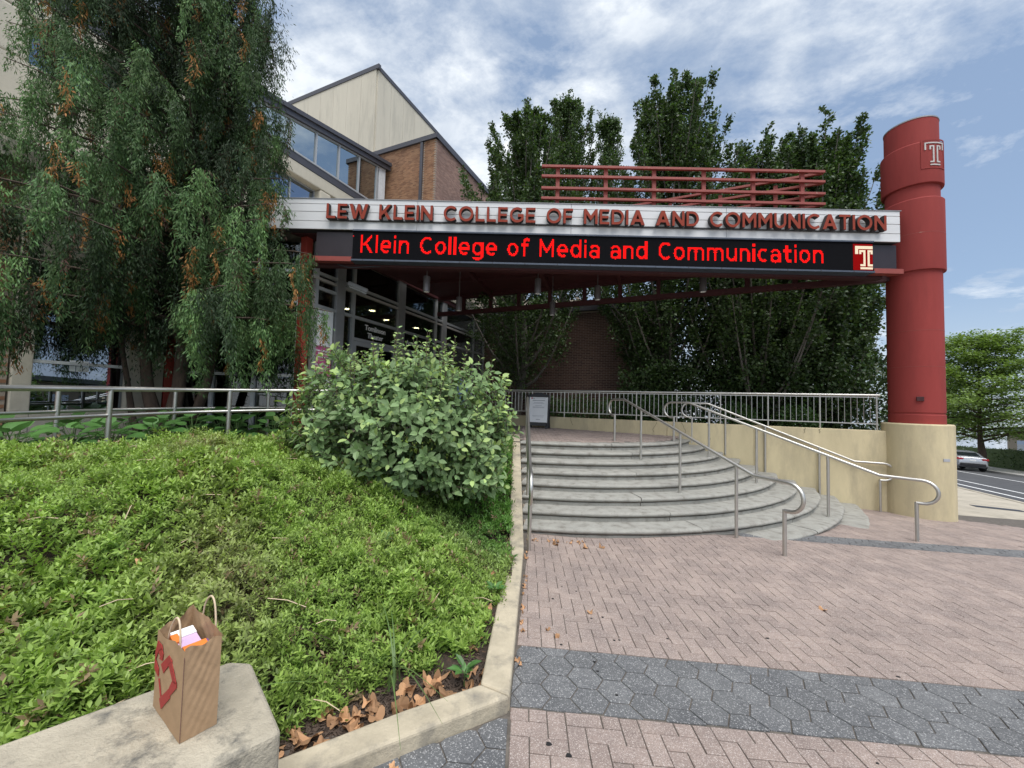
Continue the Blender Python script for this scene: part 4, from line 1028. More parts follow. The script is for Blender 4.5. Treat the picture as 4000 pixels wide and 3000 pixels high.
# rear wall of the clerestory room with a white roof brace
MB().pushed([kp_(a, 12.0, -3.0), kp_(b, 12.0, -3.0), kp_(b, ktop(b)-.3, -3.0), kp_(a, ktop(a)-.3, -3.0)], -KN*.1).build('inner_wall', 'room_ceiling', wing)
for s in (-.6, 1.2, 3.0, 4.7):
    MB().tube([kp_(s, 12.4, -.8), kp_(s+1.1, ktop(s)-.6, -.8)], 0.05, 6).build('brace', 'white_frame', wing)
MB().box(kp_(-9.9, 12.0, 0.03), (3.4, 0.1, 2.0), U3, KN).build('brick_bay', 'brick_purple', wing)
MB().tube([kp_(-8.1, 3, .12), kp_(-8.1, ktop(-8.1)-.4, .12)], 0.09, 8).build('downpipe', 'roof_edge', wing)

# ---- glazed lobby: entrance screen, street front, side windows
ED = np.array((0.347, 0.938, 0.0)); EO = np.array((-4.57, 8.6, 0.0)); EN = np.array((0.938, -0.347, 0.0))
def ep(s, z, out=0.0): return EO+ED*s+EN*out+np.array((0, 0, z))
lobby = thing('glass_lobby', 'glass fronted entrance lobby with grey frames and red corner posts', 'building', (-4.57, 8.6, 0.85))
fl_poly = [(-4.5, 8.62), (-1.35, 17.2), (-4.5, 19.0), (-10.5, 14), (-9.0, 6.2), (-8.3, 6.0), (-7.33, 8.42)]
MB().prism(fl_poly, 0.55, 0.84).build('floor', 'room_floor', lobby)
MB().prism(fl_poly, 4.30, 4.36).build('ceiling', 'room_ceiling', lobby)
MB().prism([(-4.75, 8.45), (-1.1, 17.3), (-4.5, 19.2), (-12.5, 14), (-11.5, 5.0), (-8.4, 5.0), (-7.45, 8.3)], 5.32, 5.62).build('roof', 'cream_concrete', lobby)
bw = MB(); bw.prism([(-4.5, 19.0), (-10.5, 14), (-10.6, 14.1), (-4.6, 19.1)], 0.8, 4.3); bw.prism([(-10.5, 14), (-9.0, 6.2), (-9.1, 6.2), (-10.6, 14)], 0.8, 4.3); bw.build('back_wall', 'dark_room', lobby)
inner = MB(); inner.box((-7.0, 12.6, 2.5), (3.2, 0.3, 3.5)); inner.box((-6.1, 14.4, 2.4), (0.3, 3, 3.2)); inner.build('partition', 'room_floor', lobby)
for x, y in ((-4.75, 10.4), (-4.3, 11.75), (-5.0, 11.6), (-4.3, 13.1), (-3.6, 14.4), (-5.2, 9.35), (-6.3, 10.2), (-5.6, 12.9), (-4.6, 15.0)):
    MB().lathe((x, y), [(0.075, 4.285), (0.085, 4.30)], 16).build('downlight', 'downlight', lobby)
# entrance screen: thick piers, mullions, rails, panes, doors
for s0, s1 in ((0.73, 1.01), (3.12, 3.46), (5.69, 5.98)):
    MB().box(ep((s0+s1)/2, 3.0, -.05), (s1-s0, 0.22, 4.35), ED, EN).build('pier', 'grey_metal', lobby, bevel=0.01)
vert = [0.16, 1.32, 5.27, 8.27, 9.3]
for s in vert: MB().box(ep(s, 3.0, 0), (0.085, 0.11, 4.32), ED, EN).build('mullion', 'aluminium', lobby)
spans = [(0.20, 0.73), (1.01, 1.28), (1.36, 3.12), (3.46, 5.23), (5.31, 5.69), (5.98, 8.23), (8.31, 9.26)]
for a, b in spans:
    hs = [4.46, 3.70, 3.14] if a > 1.3 and b < 5.3 else [4.46, 3.70]
    if b < 0.8: hs = [4.46, 4.12, 3.70]
    for z in hs: MB().box(ep((a+b)/2, z, 0), (b-a, 0.09, 0.075), ED, EN).build('transom', 'aluminium', lobby)
    zs = [5.15]+hs+[0.86]
    for z1, z0 in zip(zs[:-1], zs[1:]):
        MB().box(ep((a+b)/2, (z0+z1)/2, -.01), (b-a, 0.012, z1-z0-.07), ED, EN).build('pane', 'lobby_glass', lobby)
MB().box(ep(4.7, 5.24, 0), (9.4, 0.16, 0.14), ED, EN).build('head_beam', 'maroon_steel', lobby)
for a, b in ((1.36, 3.12), (3.46, 5.23)):
    for c0, c1 in ((a, (a+b)/2-.01), ((a+b)/2+.01, b)):
        dr = MB(); 
        for s in (c0+.05, c1-.05): dr.box(ep(s, 1.98, .02), (0.10, 0.055, 2.22), ED, EN)
        dr.box(ep((c0+c1)/2, 3.04, .021), (c1-c0-.2, 0.05, 0.11), ED, EN); dr.box(ep((c0+c1)/2, 0.98, .021), (c1-c0-.2, 0.05, 0.2), ED, EN)
        d_o = dr.build('door', 'aluminium', lobby)
        hd = MB().tube([ep((c0 if c0 > a+.1 else c1)+(0.09 if c0 > a+.1 else -.09), 1.7, .09), ep((c0 if c0 > a+.1 else c1)+(0.09 if c0 > a+.1 else -.09), 2.1, .09)], 0.013, 6).build('door_handle', 'stainless', None)
        hd.parent = d_o; hd.matrix_parent_inverse = Matrix.Identity(4)
# red posts
for (x, y) in ((-4.66, 8.56), (-7.40, 8.36)):
    MB().box((x, y, 2.7), (0.17, 0.17, 5.0), ED, EN).build('corner_post', 'red_frame', lobby, bevel=0.006)
# street front between the red posts
LD = np.array((-2.73, -0.2, 0)); LD /= np.linalg.norm(LD); LN = np.array((LD[1], -LD[0], 0)); LN = -LN if LN[1] > 0 else LN
def lp_(s, z, out=0.0): return EO+LD*s+LN*out+np.array((0, 0, z))
for s in (0.20, 1.07, 1.93, 2.66): MB().box(lp_(s, 2.95), (0.07, 0.10, 4.2), LD, LN).build('mullion', 'white_frame', lobby)
for a, b in ((0.235, 1.035), (1.105, 1.895), (1.965, 2.625)):
    hs = [4.42, 3.73, 2.08]
    for z in hs: MB().box(lp_((a+b)/2, z), (b-a, 0.09, 0.06), LD, LN).build('transom', 'white_frame', lobby)
    zs = [5.1]+hs+[0.86]
    for z1, z0 in zip(zs[:-1], zs[1:]): MB().box(lp_((a+b)/2, (z0+z1)/2, -.01), (b-a, 0.012, z1-z0-.06), LD, LN).build('pane', 'side_glass', lobby)
for i, s in enumerate((0.55, 1.35, 2.2)):
    MB().box(lp_(s, 2.5, -0.55), (0.30, 0.05, 3.2), LD, LN).build('curtain', 'curtain', lobby)
for s in (0.45, 0.85, 1.45):                                   # red chair backs seen through the glass
    c = MB()
    for k in (-.2, 0, .2): c.box(lp_(s+k, 1.52, -1.1), (0.05, 0.04, 0.52), LD, LN)
    c.box(lp_(s, 1.80, -1.1), (0.48, 0.045, 0.08), LD, LN); c.box(lp_(s, 1.30, -1.35), (0.46, 0.45, 0.05), LD, LN)
    for k in (-.2, .2): c.box(lp_(s+k, 1.06, -1.1), (0.05, 0.05, 0.44), LD, LN); c.box(lp_(s+k, 1.06, -1.55), (0.05, 0.05, 0.44), LD, LN)
    o = c.build('chair', 'red_chair'); tag(o, {0.45: 'red slat-back chair behind the glass nearest the right red post', 0.85: 'red slat-back chair second from the right red post, behind the glass', 1.45: 'red slat-back chair deepest left behind the lobby glass'}[s], 'chair', 'chairs inside the lobby')
# side wall with the big window
WD = np.array((-0.363, -0.932, 0)); WN = np.array((0.932, -0.363, 0)); WO = np.array((-7.35, 8.4, 0))
def wp_(s, z, out=0.0): return WO+WD*s+WN*out+np.array((0, 0, z))
for s0, s1 in ((0.16, 0.75), (1.99, 2.22)): MB().box(wp_((s0+s1)/2, 2.7, -.1), (s1-s0, 0.3, 5.2), WD, WN).build('pier', 'cream_concrete', lobby, bevel=0.015)
MB().box(wp_(1.37, 0.98, -.1), (1.24, 0.28, 0.55), WD, WN).build('sill_wall', 'cream_concrete', lobby)
MB().box(wp_(1.37, 4.55, -.1), (1.24, 0.28, 1.5), WD, WN).build('upper_wall', 'cream_concrete', lobby)
MB().box(wp_(1.37, 2.11, -.06), (1.24, 0.08, 0.055), WD, WN).build('transom', 'white_frame', lobby)
for z0, z1 in ((1.26, 2.08), (2.14, 3.8)): MB().box(wp_(1.37, (z0+z1)/2, -.09), (1.22, 0.012, z1-z0), WD, WN).build('pane', 'dark_glass', lobby)
for i in range(3):
    for k in range(2): MB().box(wp_(1.30+.09*i, 2.02+.105*k, -.075), (0.078, 0.004, 0.095), WD, WN).build('notice', 'paper_white', lobby)
bw = MB().box(wp_(5.2, 2.6, -.12), (5.9, 0.26, 5.6), WD, WN).build('brick_wall_core', 'mortar', lobby)
brickface(lobby, wp_(2.25, 0, 0.01), WD, WN, 2.4, 0.7, 5.2, 'brick_brown', 60)
# lettering on the transom panes
def flat_text(txt, size, base, xdir, zdir, mat, parent, name='lettering', bold=0.0, align='LEFT', out=(0, 0, 0)):
    cu = bpy.data.curves.new(name, 'FONT'); cu.body = txt; cu.size = size; cu.offset = bold; cu.align_x = align; cu.extrude = 0.002; cu.resolution_u = 3
    ob = bpy.data.objects.new(name, cu); COL.objects.link(ob); bpy.context.view_layer.update()
    me = bpy.data.meshes.new_from_object(ob.evaluated_get(bpy.context.evaluated_depsgraph_get())); bpy.data.objects.remove(ob)
    o = bpy.data.objects.new(name, me); COL.objects.link(o); me.materials.clear(); me.materials.append(MATS[mat])
    x = Vector(xdir).normalized(); z = Vector(zdir).normalized(); y = z.cross(x)
    mw = Matrix.Identity(4)
    for i in range(3): mw[i][0] = x[i]; mw[i][1] = z[i]; mw[i][2] = x.cross(z)[i]; mw[i][3] = base[i]
    me.transform(mw); adopt(o, parent); return o
flat_text('Tomlinson', 0.195, ep(2.21, 3.45, 0.012), ED, (0, 0, 1), 'white_print', lobby, bold=0.004, align='CENTER')
flat_text('Theater', 0.195, ep(2.21, 3.25, 0.012), ED, (0, 0, 1), 'white_print', lobby, bold=0.004, align='CENTER')
flat_text('Annenberg Hall', 0.205, ep(4.27, 3.33, 0.012), ED, (0, 0, 1), 'white_print', lobby, bold=0.004, align='CENTER')
# banner behind the glass by the red post
bn = thing('window_banner', 'white and pink poster hanging in the narrow pane beside the red post', 'banner', tuple(ep(0.42, 2.0, 0.01)))
MB().box(ep(0.435, 3.24, 0.012), (0.53, 0.006, 0.86), ED, EN).build('white_field', 'paper_white', bn)
MB().box(ep(0.435, 2.45, 0.012), (0.50, 0.006, 0.71), ED, EN).build('pink_field', 'pink_print', bn)
MB().box(ep(0.435, 1.98, 0.012), (0.52, 0.005, 0.22), ED, EN).build('white_foot', 'paper_white', bn)
MB().box(ep(0.235, 3.50, 0.017), (0.07, 0.004, 0.08), ED, EN).build('mark', 'pink_print', bn)
flat_text('T', 0.075, ep(0.235, 3.475, 0.021), ED, (0, 0, 1), 'white_print', bn, bold=0.003, align='CENTER')
flat_text('TEMPLE', 0.085, ep(0.29, 3.50, 0.018), ED, (0, 0, 1), 'dark_metal', bn)
flat_text('UNIVERSITY', 0.034, ep(0.295, 3.455, 0.018), ED, (0, 0, 1), 'grey_print', bn)
for k, (tx, z) in enumerate((('Klein College of', 2.68), ('Media and', 2.61), ('Communication', 2.54), ('School of Theater,', 2.36), ('Film and', 2.29), ('Media Arts', 2.22))):
    flat_text(tx, 0.062, ep(0.435, z, 0.018), ED, (0, 0, 1), 'white_print', bn, bold=0.002, align='CENTER')

# ---- brick rear wing seen under the canopy
rear = thing('brick_rear_wing', 'low brick wing, its brick coloured for shade, with dark coping behind the trees under the canopy', 'building', (2.4, 16.0, 0.7))
RD = -V3; RO = np.array((-1.35, 17.55, 0)); RN = -NW
MB().box(RO+RD*3.9+NW*0.25+np.array((0, 0, 2.9)), (7.8, 0.5, 5.0), RD, NW).build('wall_core', 'mortar', rear)
brickface(rear, RO, RD, RN, 7.78, 0.6, 5.36, 'brick_shaded', 240)
MB().box(RO+RD*7.8+NW*3.0+np.array((0.0, 0, 2.9)), (0.02, 6.0, 5.0), RD, NW).build('end_wall', 'brick_purple', rear)
MB().box(RO+RD*3.9+NW*0.2+np.array((0, 0, 5.5)), (8.1, 0.8, 0.22), RD, NW).build('coping', 'roof_edge', rear)
# ---- pale gabled building further off
gb = thing('gabled_building', 'distant pale building with a sloped red-brown gable seen through the truss', 'building', (7, 34, 0))
g0 = np.array((0.5, 30.0, 0)); gd = np.array((0.92, -0.1, 0))
MB().pushed([g0+np.array((0, 0, 0)), g0+gd*7.2, g0+gd*7.2+np.array((0, 0, 7.6)), g0+gd*4.6+np.array((0, 0, 9.6)), g0+np.array((0, 0, 9.6))], (1.0, 9, 0)).build('wall', 'stone_pale', gb)
MB().pushed([g0+gd*7.4+np.array((0, -.2, 7.45)), g0+gd*7.4+np.array((0, -.2, 7.7)), g0+gd*4.6+np.array((0, -.2, 9.85)), g0+gd*4.6+np.array((0, -.2, 9.6))], (1.0, 9.4, 0)).build('roof', 'far_wall', gb)

# ================================================================== VEGETATION
def limb(mb, pts, r0, r1, n=6):
    m = len(pts); mb.tube(pts, [r0+(r1-r0)*i/(m-1) for i in range(m)], n)

def upright_tree(name, label, x, y, z0, top, rad, seed, nleaf=26000, base=1.0, lean=0.0, dens=1.0, spires=7):
    """columnar tree: many steep limbs, foliage in clumps along them, ragged pointed leaders"""
    nleaf = int(nleaf*1.55); rg = np.random.default_rng(seed); rr = random.Random(seed)
    t = thing(name, label, 'tree', (x, y, z0), 'row of upright trees behind the railing')
    Ht = top-z0; wood = MB(); P = []; N0 = []
    tp = [(x+0.15*math.sin(k*1.3+seed), y+0.12*math.cos(k*1.7+seed), z0-0.2+Ht*0.8*k/8) for k in range(9)]
    limb(wood, tp, 0.17, 0.03, 8)
    nl = int(64*dens); cl = []
    for i in range(nl):
        f = (i+.5)/nl; az = i*2.39996+rr.uniform(-.4, .4)
        hb = base+Ht*0.80*f**0.98
        # envelope: widest at 40 % of the height, pointed above
        e = rad*(1.05+0.25*min(1, (hb/Ht)/0.25))*max(0.05, 1-max(0, (hb/Ht-0.28))/0.76)
        reach = max(0.2, e)*rr.uniform(0.55, 1.12); rise = rr.uniform(0.9, 1.7)*(0.9+0.9*(1-f))+reach*0.7
        p0 = np.array((x, y, z0+hb)); pts = []
        for k in range(8):
            q = k/7
            pts.append(p0+np.array((math.cos(az)*reach*(q**0.75), math.sin(az)*reach*(q**0.75), rise*q**1.35)))
        if pts[-1][2] > z0+Ht*0.93:
            for p in pts: p[2] = min(p[2], z0+Ht*0.93)
        limb(wood, pts, 0.05*(1.1-f*.6), 0.008, 4); cl.append((pts, 0.34+0.16*(1-f)))
    for i in range(spires*2):
        az = rr.uniform(0, 6.28); ro = rad*0.85*math.sqrt(rr.random()); tt = Ht*(1.0-0.34*ro/rad)*rr.uniform(0.92, 1.0) if i else Ht
        if i == 0: ro = 0.1
        p0 = np.array((x+ro*math.cos(az), y+ro*math.sin(az), z0+tt-Ht*0.24))
        pts = [p0+np.array((0.20*rr.uniform(-1, 1)*q+lean*q, 0.2*rr.uniform(-1, 1)*q, Ht*0.24*q)) for q in np.linspace(0, 1, 8)]
        limb(wood, pts, 0.035, 0.006, 4); cl.append((pts, 0.20))
    tot = sum(len(c[0])*(c[1]) for c in cl)
    for pts, sp in cl:
        n = int(nleaf*len(pts)*sp/tot); pts = np.array(pts)
        u = rg.random(n)**0.8*(len(pts)-1.001); i0 = u.astype(int); fr = (u-i0)[:, None]
        q = pts[i0]*(1-fr)+pts[i0+1]*fr
        # clumps
        nc = 9; cc = rg.normal(0, 1, (nc, 3))*sp*0.75; ci = (u/len(pts)*nc).astype(int) % nc
        taper = (1.12-0.85*(u/len(pts)))[:, None]
        P.append(q+(cc[ci]*0.6+rg.normal(0, 1, (n, 3))*sp*0.36)*taper)
    P = np.concatenate(P); n = len(P)
    ax = P-np.array((x, y, 0)); ax[:, 2] = 0
    D = unit(rg.normal(0, 1, (n, 3))+unit(ax)*0.7+np.array((0, 0, 0.15))); N_ = unit(rg.normal(0, 0.7, (n, 3))+unit(ax)*0.5+np.array((0, 0, 0.9)))
    L = rg.uniform(0.07, 0.125, n); V, F = leaves(LEAF4, P, D, N_, L, L*0.68)
    c = np.array((0.054, 0.092, 0.032))*(0.5+1.0*rg.random((n, 1)))*(1+0.15*(rg.random((n, 3))-.5))
    lt = rg.random(n) < 0.10; c[lt] *= np.array((1.5, 1.5, 1.1))
    wood.build('trunk', 'bark_grey', t, True, angle=60)
    np_mesh('crown', V, F, 'leaf', np.repeat(c, 4, 0), t)
    return t
upright_tree('upright_tree', 'leftmost upright tree, its trunk forking behind the small notice board', 0.3, 14.2, 0.75, 12.9, 2.25, 11, 46000, 1.3, dens=1.3)
upright_tree('upright_tree', 'tall twin-topped upright tree just right of the brick block', 2.3, 17.6, 0.75, 16.3, 2.3, 12, 36000, 5.0, dens=1.2)
upright_tree('upright_tree', 'slim upright tree with a leaning leader above the left end of the red trellis', 4.05, 16.9, 0.75, 15.0, 0.8, 13, 15000, 4.8, lean=-0.4, spires=3)
upright_tree('upright_tree', 'tallest broad upright tree above the middle of the trellis', 5.35, 13.3, 0.75, 13.7, 2.3, 14, 60000, 0.5, spires=8, dens=1.5)
upright_tree('upright_tree', 'dense upright tree behind the right half of the trellis', 8.4, 12.9, 0.6, 11.3, 2.1, 15, 58000, 0.1, dens=1.5)
upright_tree('upright_tree', 'dense upright tree close beside the red column', 9.5, 11.9, 0.5, 11.2, 1.75, 16, 58000, 0.0, dens=1.5)
upright_tree('upright_tree', 'shorter upright tree filling the gap left of the red column', 7.3, 11.6, 0.6, 7.0, 1.9, 17, 36000, 0.0, dens=1.3)

# ---- low shrubs behind the railing
for i, (x, y, r, lb) in enumerate(((2.3, 13.2, .55, 'small dark shrub behind the railing, before the brick wing'), (3.2, 12.6, .5, 'small dark shrub right of the first one before the brick wing'), (6.1, 10.6, .45, 'low leafy shrub behind the railing left of the column'), (7.4, 10.1, .42, 'low leafy shrub behind the railing nearest the column'), (4.3, 12.0, .6, 'dark leafy shrub behind the railing at the top of the stair handrails'), (5.1, 11.6, .62, 'dark leafy shrub filling the gap under the tallest tree'), (1.4, 13.0, .5, 'small dark shrub behind the notice board'))):
    n = 1800; P = np.array((x, y, 1.15+r*.4))+unit(rng.normal(0, 1, (n, 3)))*r*(0.5+.55*rng.random((n, 1)))*np.array((1.25, 1.0, 1.05))
    D = unit(rng.normal(0, 1, (n, 3))+np.array((0, 0, .3))); L = rng.uniform(.05, .10, n); V, F = leaves(LEAF4, P, D, rng.normal(0, .6, (n, 3))+np.array((0, 0, 1)), L, L*.55)
    t = thing('shrub', lb, 'shrub', (x, y, 0.75)); np_mesh('foliage', V, F, 'leaf', np.repeat(rcol(n, (.06, .12, .035), .35), 4, 0), t)
    s_ = MB(); s_.tube([(x, y, 0.7), (x+.05, y, 1.0), (x+.1, y+.05, 1.3)], 0.02, 5); s_.build('stem', 'bark', t)

hb_ = thing('dark_hedge', 'dark leafy hedge low behind the railing under the trees', 'hedge', online(13.6, S0+4, .75))
n = 16000; s_ = rng.uniform(-.9, 6.6, n)+S0; n_ = rng.uniform(12.6, 14.4, n); z_ = .6+rng.random(n)**.8*2.3
P = NW[None]*n_[:, None]+V3[None]*s_[:, None]; P[:, 2] = z_+.15*np.sin(s_*3); L = rng.uniform(.08, .14, n); V, F = leaves(LEAF4, P, rng.normal(0, 1, (n, 3)), rng.normal(0, .6, (n, 3))+np.array((0, -.3, 1)), L, L*.6)
stuff(np_mesh('foliage', V, F, 'leaf', np.repeat(rcol(n, (.045, .08, .026), .4), 4, 0), hb_))

# ---- weeping conifer on the left
def weeping_tree():
    rr = random.Random(5); rg = np.random.default_rng(5)
    bx, by, bz = -6.75, 7.75, 0.55
    t = thing('weeping_conifer', 'huge weeping evergreen with hanging dark green sprays and brown cones', 'tree', (bx, by, bz))
    wood = MB()
    stems = [([(0, 0, 0), (.02, 0, .5), (.10, .05, 1.2), (.12, .1, 3), (.1, .1, 6), (.2, 0, 9.6)], .17, .03), ([(-.12, 0, 0), (-.2, -.05, .5), (-.42, -.05, 1.1), (-.62, 0, 2.2), (-.9, .1, 4.5), (-1.1, 0, 7.0)], .15, .03),
             ([(.20, .05, 0), (.42, .05, .5), (.62, .1, 1.3), (.8, .1, 2.6), (1.1, 0, 4.6), (1.3, 0, 6.6)], .11, .03), ([(-.35, -.1, 0), (-.58, -.15, .55), (-.72, -.15, 1.2), (-.95, -.2, 2.4), (-1.6, -.2, 4.2)], .07, .02)]
    for p, r0, r1 in stems:
        limb(wood, [(bx+a, by+b, bz+c) for a, b, c in p], r0, r1, 10)
    P, D, N_, L, W, C = [], [], [], [], [], []
    def spray(p, length, width, green, wt):
        """a hanging frond: short flat scale-leaf twigs down a drooping rachis"""
        n = max(6, int(length/0.0085*wt))
        u = rg.random(n); side = rg.normal(0, 1, n)
        sw = width*(0.35+0.65*np.sin(np.pi*np.clip(u*0.85+0.1, 0, 1)))
        q = np.stack([p[0]+side*sw*green[3]+0.04*np.sin(u*7+p[0]*9), p[1]+side*sw*green[4]+rg.normal(0, .03, n), p[2]-u*length], 1)
        P.append(q)
        D.append(np.stack([side*0.45*green[3]+rg.normal(0, .25, n), side*.45*green[4]+rg.normal(0, .25, n), -0.9+rg.normal(0, .2, n)], 1))
        N_.append(rg.normal(0, 0.45, (n, 3))+np.array((-green[4]*.4, -0.9, 0.35)))
        l = rg.uniform(.040, .100, n); L.append(l); W.append(l*0.24)
        c = np.array(green[:3])*(0.65+0.7*rg.random((n, 1)))*(1+0.2*(rg.random((n, 3))-.5)); C.append(c)
    nl = 165
    for i in range(nl):
        f = (i+.5)/nl
        hz = 2.05+8.6*f; az = i*2.39996+rr.uniform(-.5, .5)
        env = 2.75 if hz < 3.2 else (2.75-0.5*min(1, (hz-3.2)/1.6) if hz < 4.8 else 2.25-0.55*(hz-4.8)/5.5)
        dx, dy = math.cos(az), math.sin(az)
        if dx < 0: env *= 1.0+.7*(-dx)
        if dy > 0: env *= 0.75                # held back by the building
        reach = max(0.5, env*rr.uniform(0.62, 1.06))
        if i in (4, 11): az = -.30+.3*(i == 4); dx, dy = math.cos(az), math.sin(az); reach = 3.0; hz = 2.45+.09*i
        pts = []
        for k in range(9):
            q = k/8
            pts.append(np.array((bx+0.1+dx*reach*q, by+dy*reach*q, bz+hz+0.35*math.sin(q*2.0)-0.18*q*q*reach+(0.20*max(0, q-.7)/.3))))
        limb(wood, pts, 0.045*(1.15-f*.7), 0.006, 4)
        tone = rr.choice(((.042, .078, .028), (.060, .110, .040), (.085, .150, .054), (.026, .046, .020)))
        npend = int(reach*4.1)
        for k in range(npend):
            q = 0.15+0.87*(k+rr.random())/npend; q = min(.999, q)
            j = min(7, int(q*8)); p = pts[j]*(1-(q*8-j))+pts[j+1]*(q*8-j)
            p = p+np.array((rr.gauss(0, .16), rr.gauss(0, .16), rr.gauss(0, .05)))
            r_ = rr.random(); a2 = rr.uniform(0, 6.28)
            if r_ < 0.20 and q > .3: spray(p-np.array((0, .12, .25)), rr.uniform(.3, .75), .034, (.30, .145, .045, math.cos(a2), math.sin(a2)), 1.5)
            if r_ > 0.85: spray(p, rr.uniform(.5, 1.2), .05, (.07, .04, .026, math.cos(a2), math.sin(a2)), .8)
            ln0 = rr.uniform(.5, 1.45)*(1.05 if q > .4 else .7); br = (0.55+0.8*q)*rr.uniform(.7, 1.35)  # outer sprays lighter, inner ones darker: light and shade put into the colour
            for m_i in range(5):
                pp = p+np.array((rr.gauss(0, .05), rr.gauss(0, .05), rr.uniform(-.10, .04)))
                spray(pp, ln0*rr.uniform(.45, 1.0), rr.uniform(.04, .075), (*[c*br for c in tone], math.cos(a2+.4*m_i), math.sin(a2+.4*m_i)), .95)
    for i in range(900):                      # inner sprays close to the stems, shade painted in as darker green
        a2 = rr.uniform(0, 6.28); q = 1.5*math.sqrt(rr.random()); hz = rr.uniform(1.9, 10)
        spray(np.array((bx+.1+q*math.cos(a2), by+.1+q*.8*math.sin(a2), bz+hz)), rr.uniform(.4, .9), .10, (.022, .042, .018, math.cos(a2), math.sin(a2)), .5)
    P = np.concatenate(P); D = np.concatenate(D); N_ = np.concatenate(N_); L = np.concatenate(L); W = np.concatenate(W); C = np.concatenate(C)
    V, F = leaves(LEAF4, P, D, N_, L, W)
    wood.build('trunk', 'bark', t, True, angle=60)
    np_mesh('foliage', V, F, 'needle', np.repeat(C, 4, 0), t)
    print('conifer leaflets', len(P))
weeping_tree()

# ---- the big rounded shrub beside the steps
def big_shrub():
    rr = random.Random(9); rg = np.random.default_rng(9)
    c0 = np.array((-1.47, 5.4, 1.10))
    t = thing('broadleaf_shrub', 'large rounded grey-green shrub with oval leaves and upright shoots beside the steps', 'shrub', (-1.3, 5.3, 0.25))
    rad = np.array((1.55, 1.05, 1.16))
    wood = MB(); P, D, N_, L = [], [], [], []
    def shell(d):                             # uneven outline
        return 1+0.10*math.sin(d[0]*5+1.3)*math.cos(d[2]*4)+0.08*math.sin(d[1]*6+d[2]*5)+0.05*math.sin(d[0]*11)
    shoots = []
    for i in range(1250):
        d = unit(rg.normal(0, 1, 3))
        if d[2] < -0.55: continue
        d = unit(d*np.array((1, 1, 1)))
        rr_ = shell(d)*rr.uniform(0.86, 1.0) if rr.random() < .8 else rr.uniform(.55, .85)
        p = c0+d*rad*rr_
        if d[2] < -.1 and d[1] > .5: continue
        out = unit(d*np.array((1, 1, .35))+np.array((0, 0, .45))+rg.normal(0, .25, 3))
        shoots.append((p-out*.22, out, rr.uniform(.20, .34), rr.choice((3, 4, 4, 5)), 1.0))
    for i in range(120):                       # tall young shoots on top
        a = rr.uniform(0, 6.28); q = math.sqrt(rr.random()); d = np.array((q*math.cos(a), q*math.sin(a)*.9, 0)); d[2] = math.sqrt(max(0.02, 1-q*q*.96))
        p = c0+d*rad*.92; out = unit(np.array((d[0]*.22, d[1]*.1, 1))+rg.normal(0, .10, 3))
        shoots.append((p-out*.05, out, rr.uniform(.22, .52), 6, 0.75))
    for i in range(10):                       # stray shoots on the left
        p = c0+np.array((-1.18-.02*i, -.35+.07*i, .1+.07*i)); out = unit(np.array((-.35, -.1, 1))+rg.normal(0, .15, 3)); shoots.append((p, out, rr.uniform(.2, .35), 4, .7))
    col = []
    for p, out, ln, pairs, sz in shoots:
        x_, y_ = ortho(out); x_, y_ = np.array(x_), np.array(y_); ph = rr.uniform(0, 3.14)
        wood.tube([tuple(p), tuple(p+out*ln*.5), tuple(p+out*ln)], 0.004, 3, False)
        tone = rr.uniform(.75, 1.2)
        for k in range(pairs):
            q = (k+1)/pairs; a = ph+k*1.5708
            for sgn in (1, -1):
                s = (x_*math.cos(a)+y_*math.sin(a))*sgn
                P.append(p+out*ln*q+s*.006); D.append(s*1.0+out*(0.25+0.65*q*q)+np.array((0, 0, -.12))+rg.normal(0, .22, 3))
                N_.append(out*1.0+np.array((0, -.5, .4))-s*.2); L.append(rr.uniform(.055, .125)*sz*(1.05-.25*q if sz < 1 else 1.05))
                young = (sz < 1 or q > .95) and rr.random() < .55
                col.append(np.array((.35, .47, .17) if young else (.19, .295, .125))*tone*rr.uniform(.75, 1.2))
    P, D, N_, L, col = np.array(P), np.array(D), np.array(N_), np.array(L), np.array(col)
    # the 300 leaves that show largest are separate parts, the rest is one mass
    dist = np.linalg.norm(P-CAMP, axis=1); ok = (P[:, 1] < c0[1]-0.35); score = L/dist*np.where(ok, 1, .2); order = np.argsort(-score)[:300]
    keep = np.ones(len(P), bool); keep[order] = False
    tv, tf = LEAF6; lm = bpy.data.meshes.new('leaf'); lm.from_pydata([tuple(v*np.array((1, .62, .62))) for v in tv], [], [tuple(f) for f in tf]); lm.materials.append(MATS['shrub_leaf_plain'])
    Dn = unit(D); Nn = unit(N_-Dn*np.sum(N_*Dn, -1, keepdims=True)); Sn = np.cross(Dn, Nn)
    base = ROOT[t.name].inverted()
    for i in order:
        o = bpy.data.objects.new('leaf', lm); COL.objects.link(o)
        mw = Matrix.Identity(4)
        for k in range(3): mw[k][0] = Dn[i][k]*L[i]; mw[k][1] = Sn[i][k]*L[i]; mw[k][2] = Nn[i][k]*L[i]; mw[k][3] = P[i][k]
        o.parent = t; o.matrix_parent_inverse = base; o.matrix_basis = mw
    V, F = leaves(LEAF6, P[keep], D[keep], N_[keep], L[keep], L[keep]*.62)
    stuff(np_mesh('leaves', V, F, 'shrub_leaf', np.repeat(col[keep], 7, 0), t))
    # inner leaf mass so that the heart of the shrub is not see-through
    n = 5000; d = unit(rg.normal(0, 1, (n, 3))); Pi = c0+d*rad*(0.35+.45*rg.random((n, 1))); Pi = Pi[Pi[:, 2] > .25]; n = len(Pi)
    Li = rg.uniform(.07, .11, n); V, F = leaves(LEAF4, Pi, rg.normal(0, 1, (n, 3)), rg.normal(0, .5, (n, 3))+np.array((0, 0, 1)), Li, Li*.6)
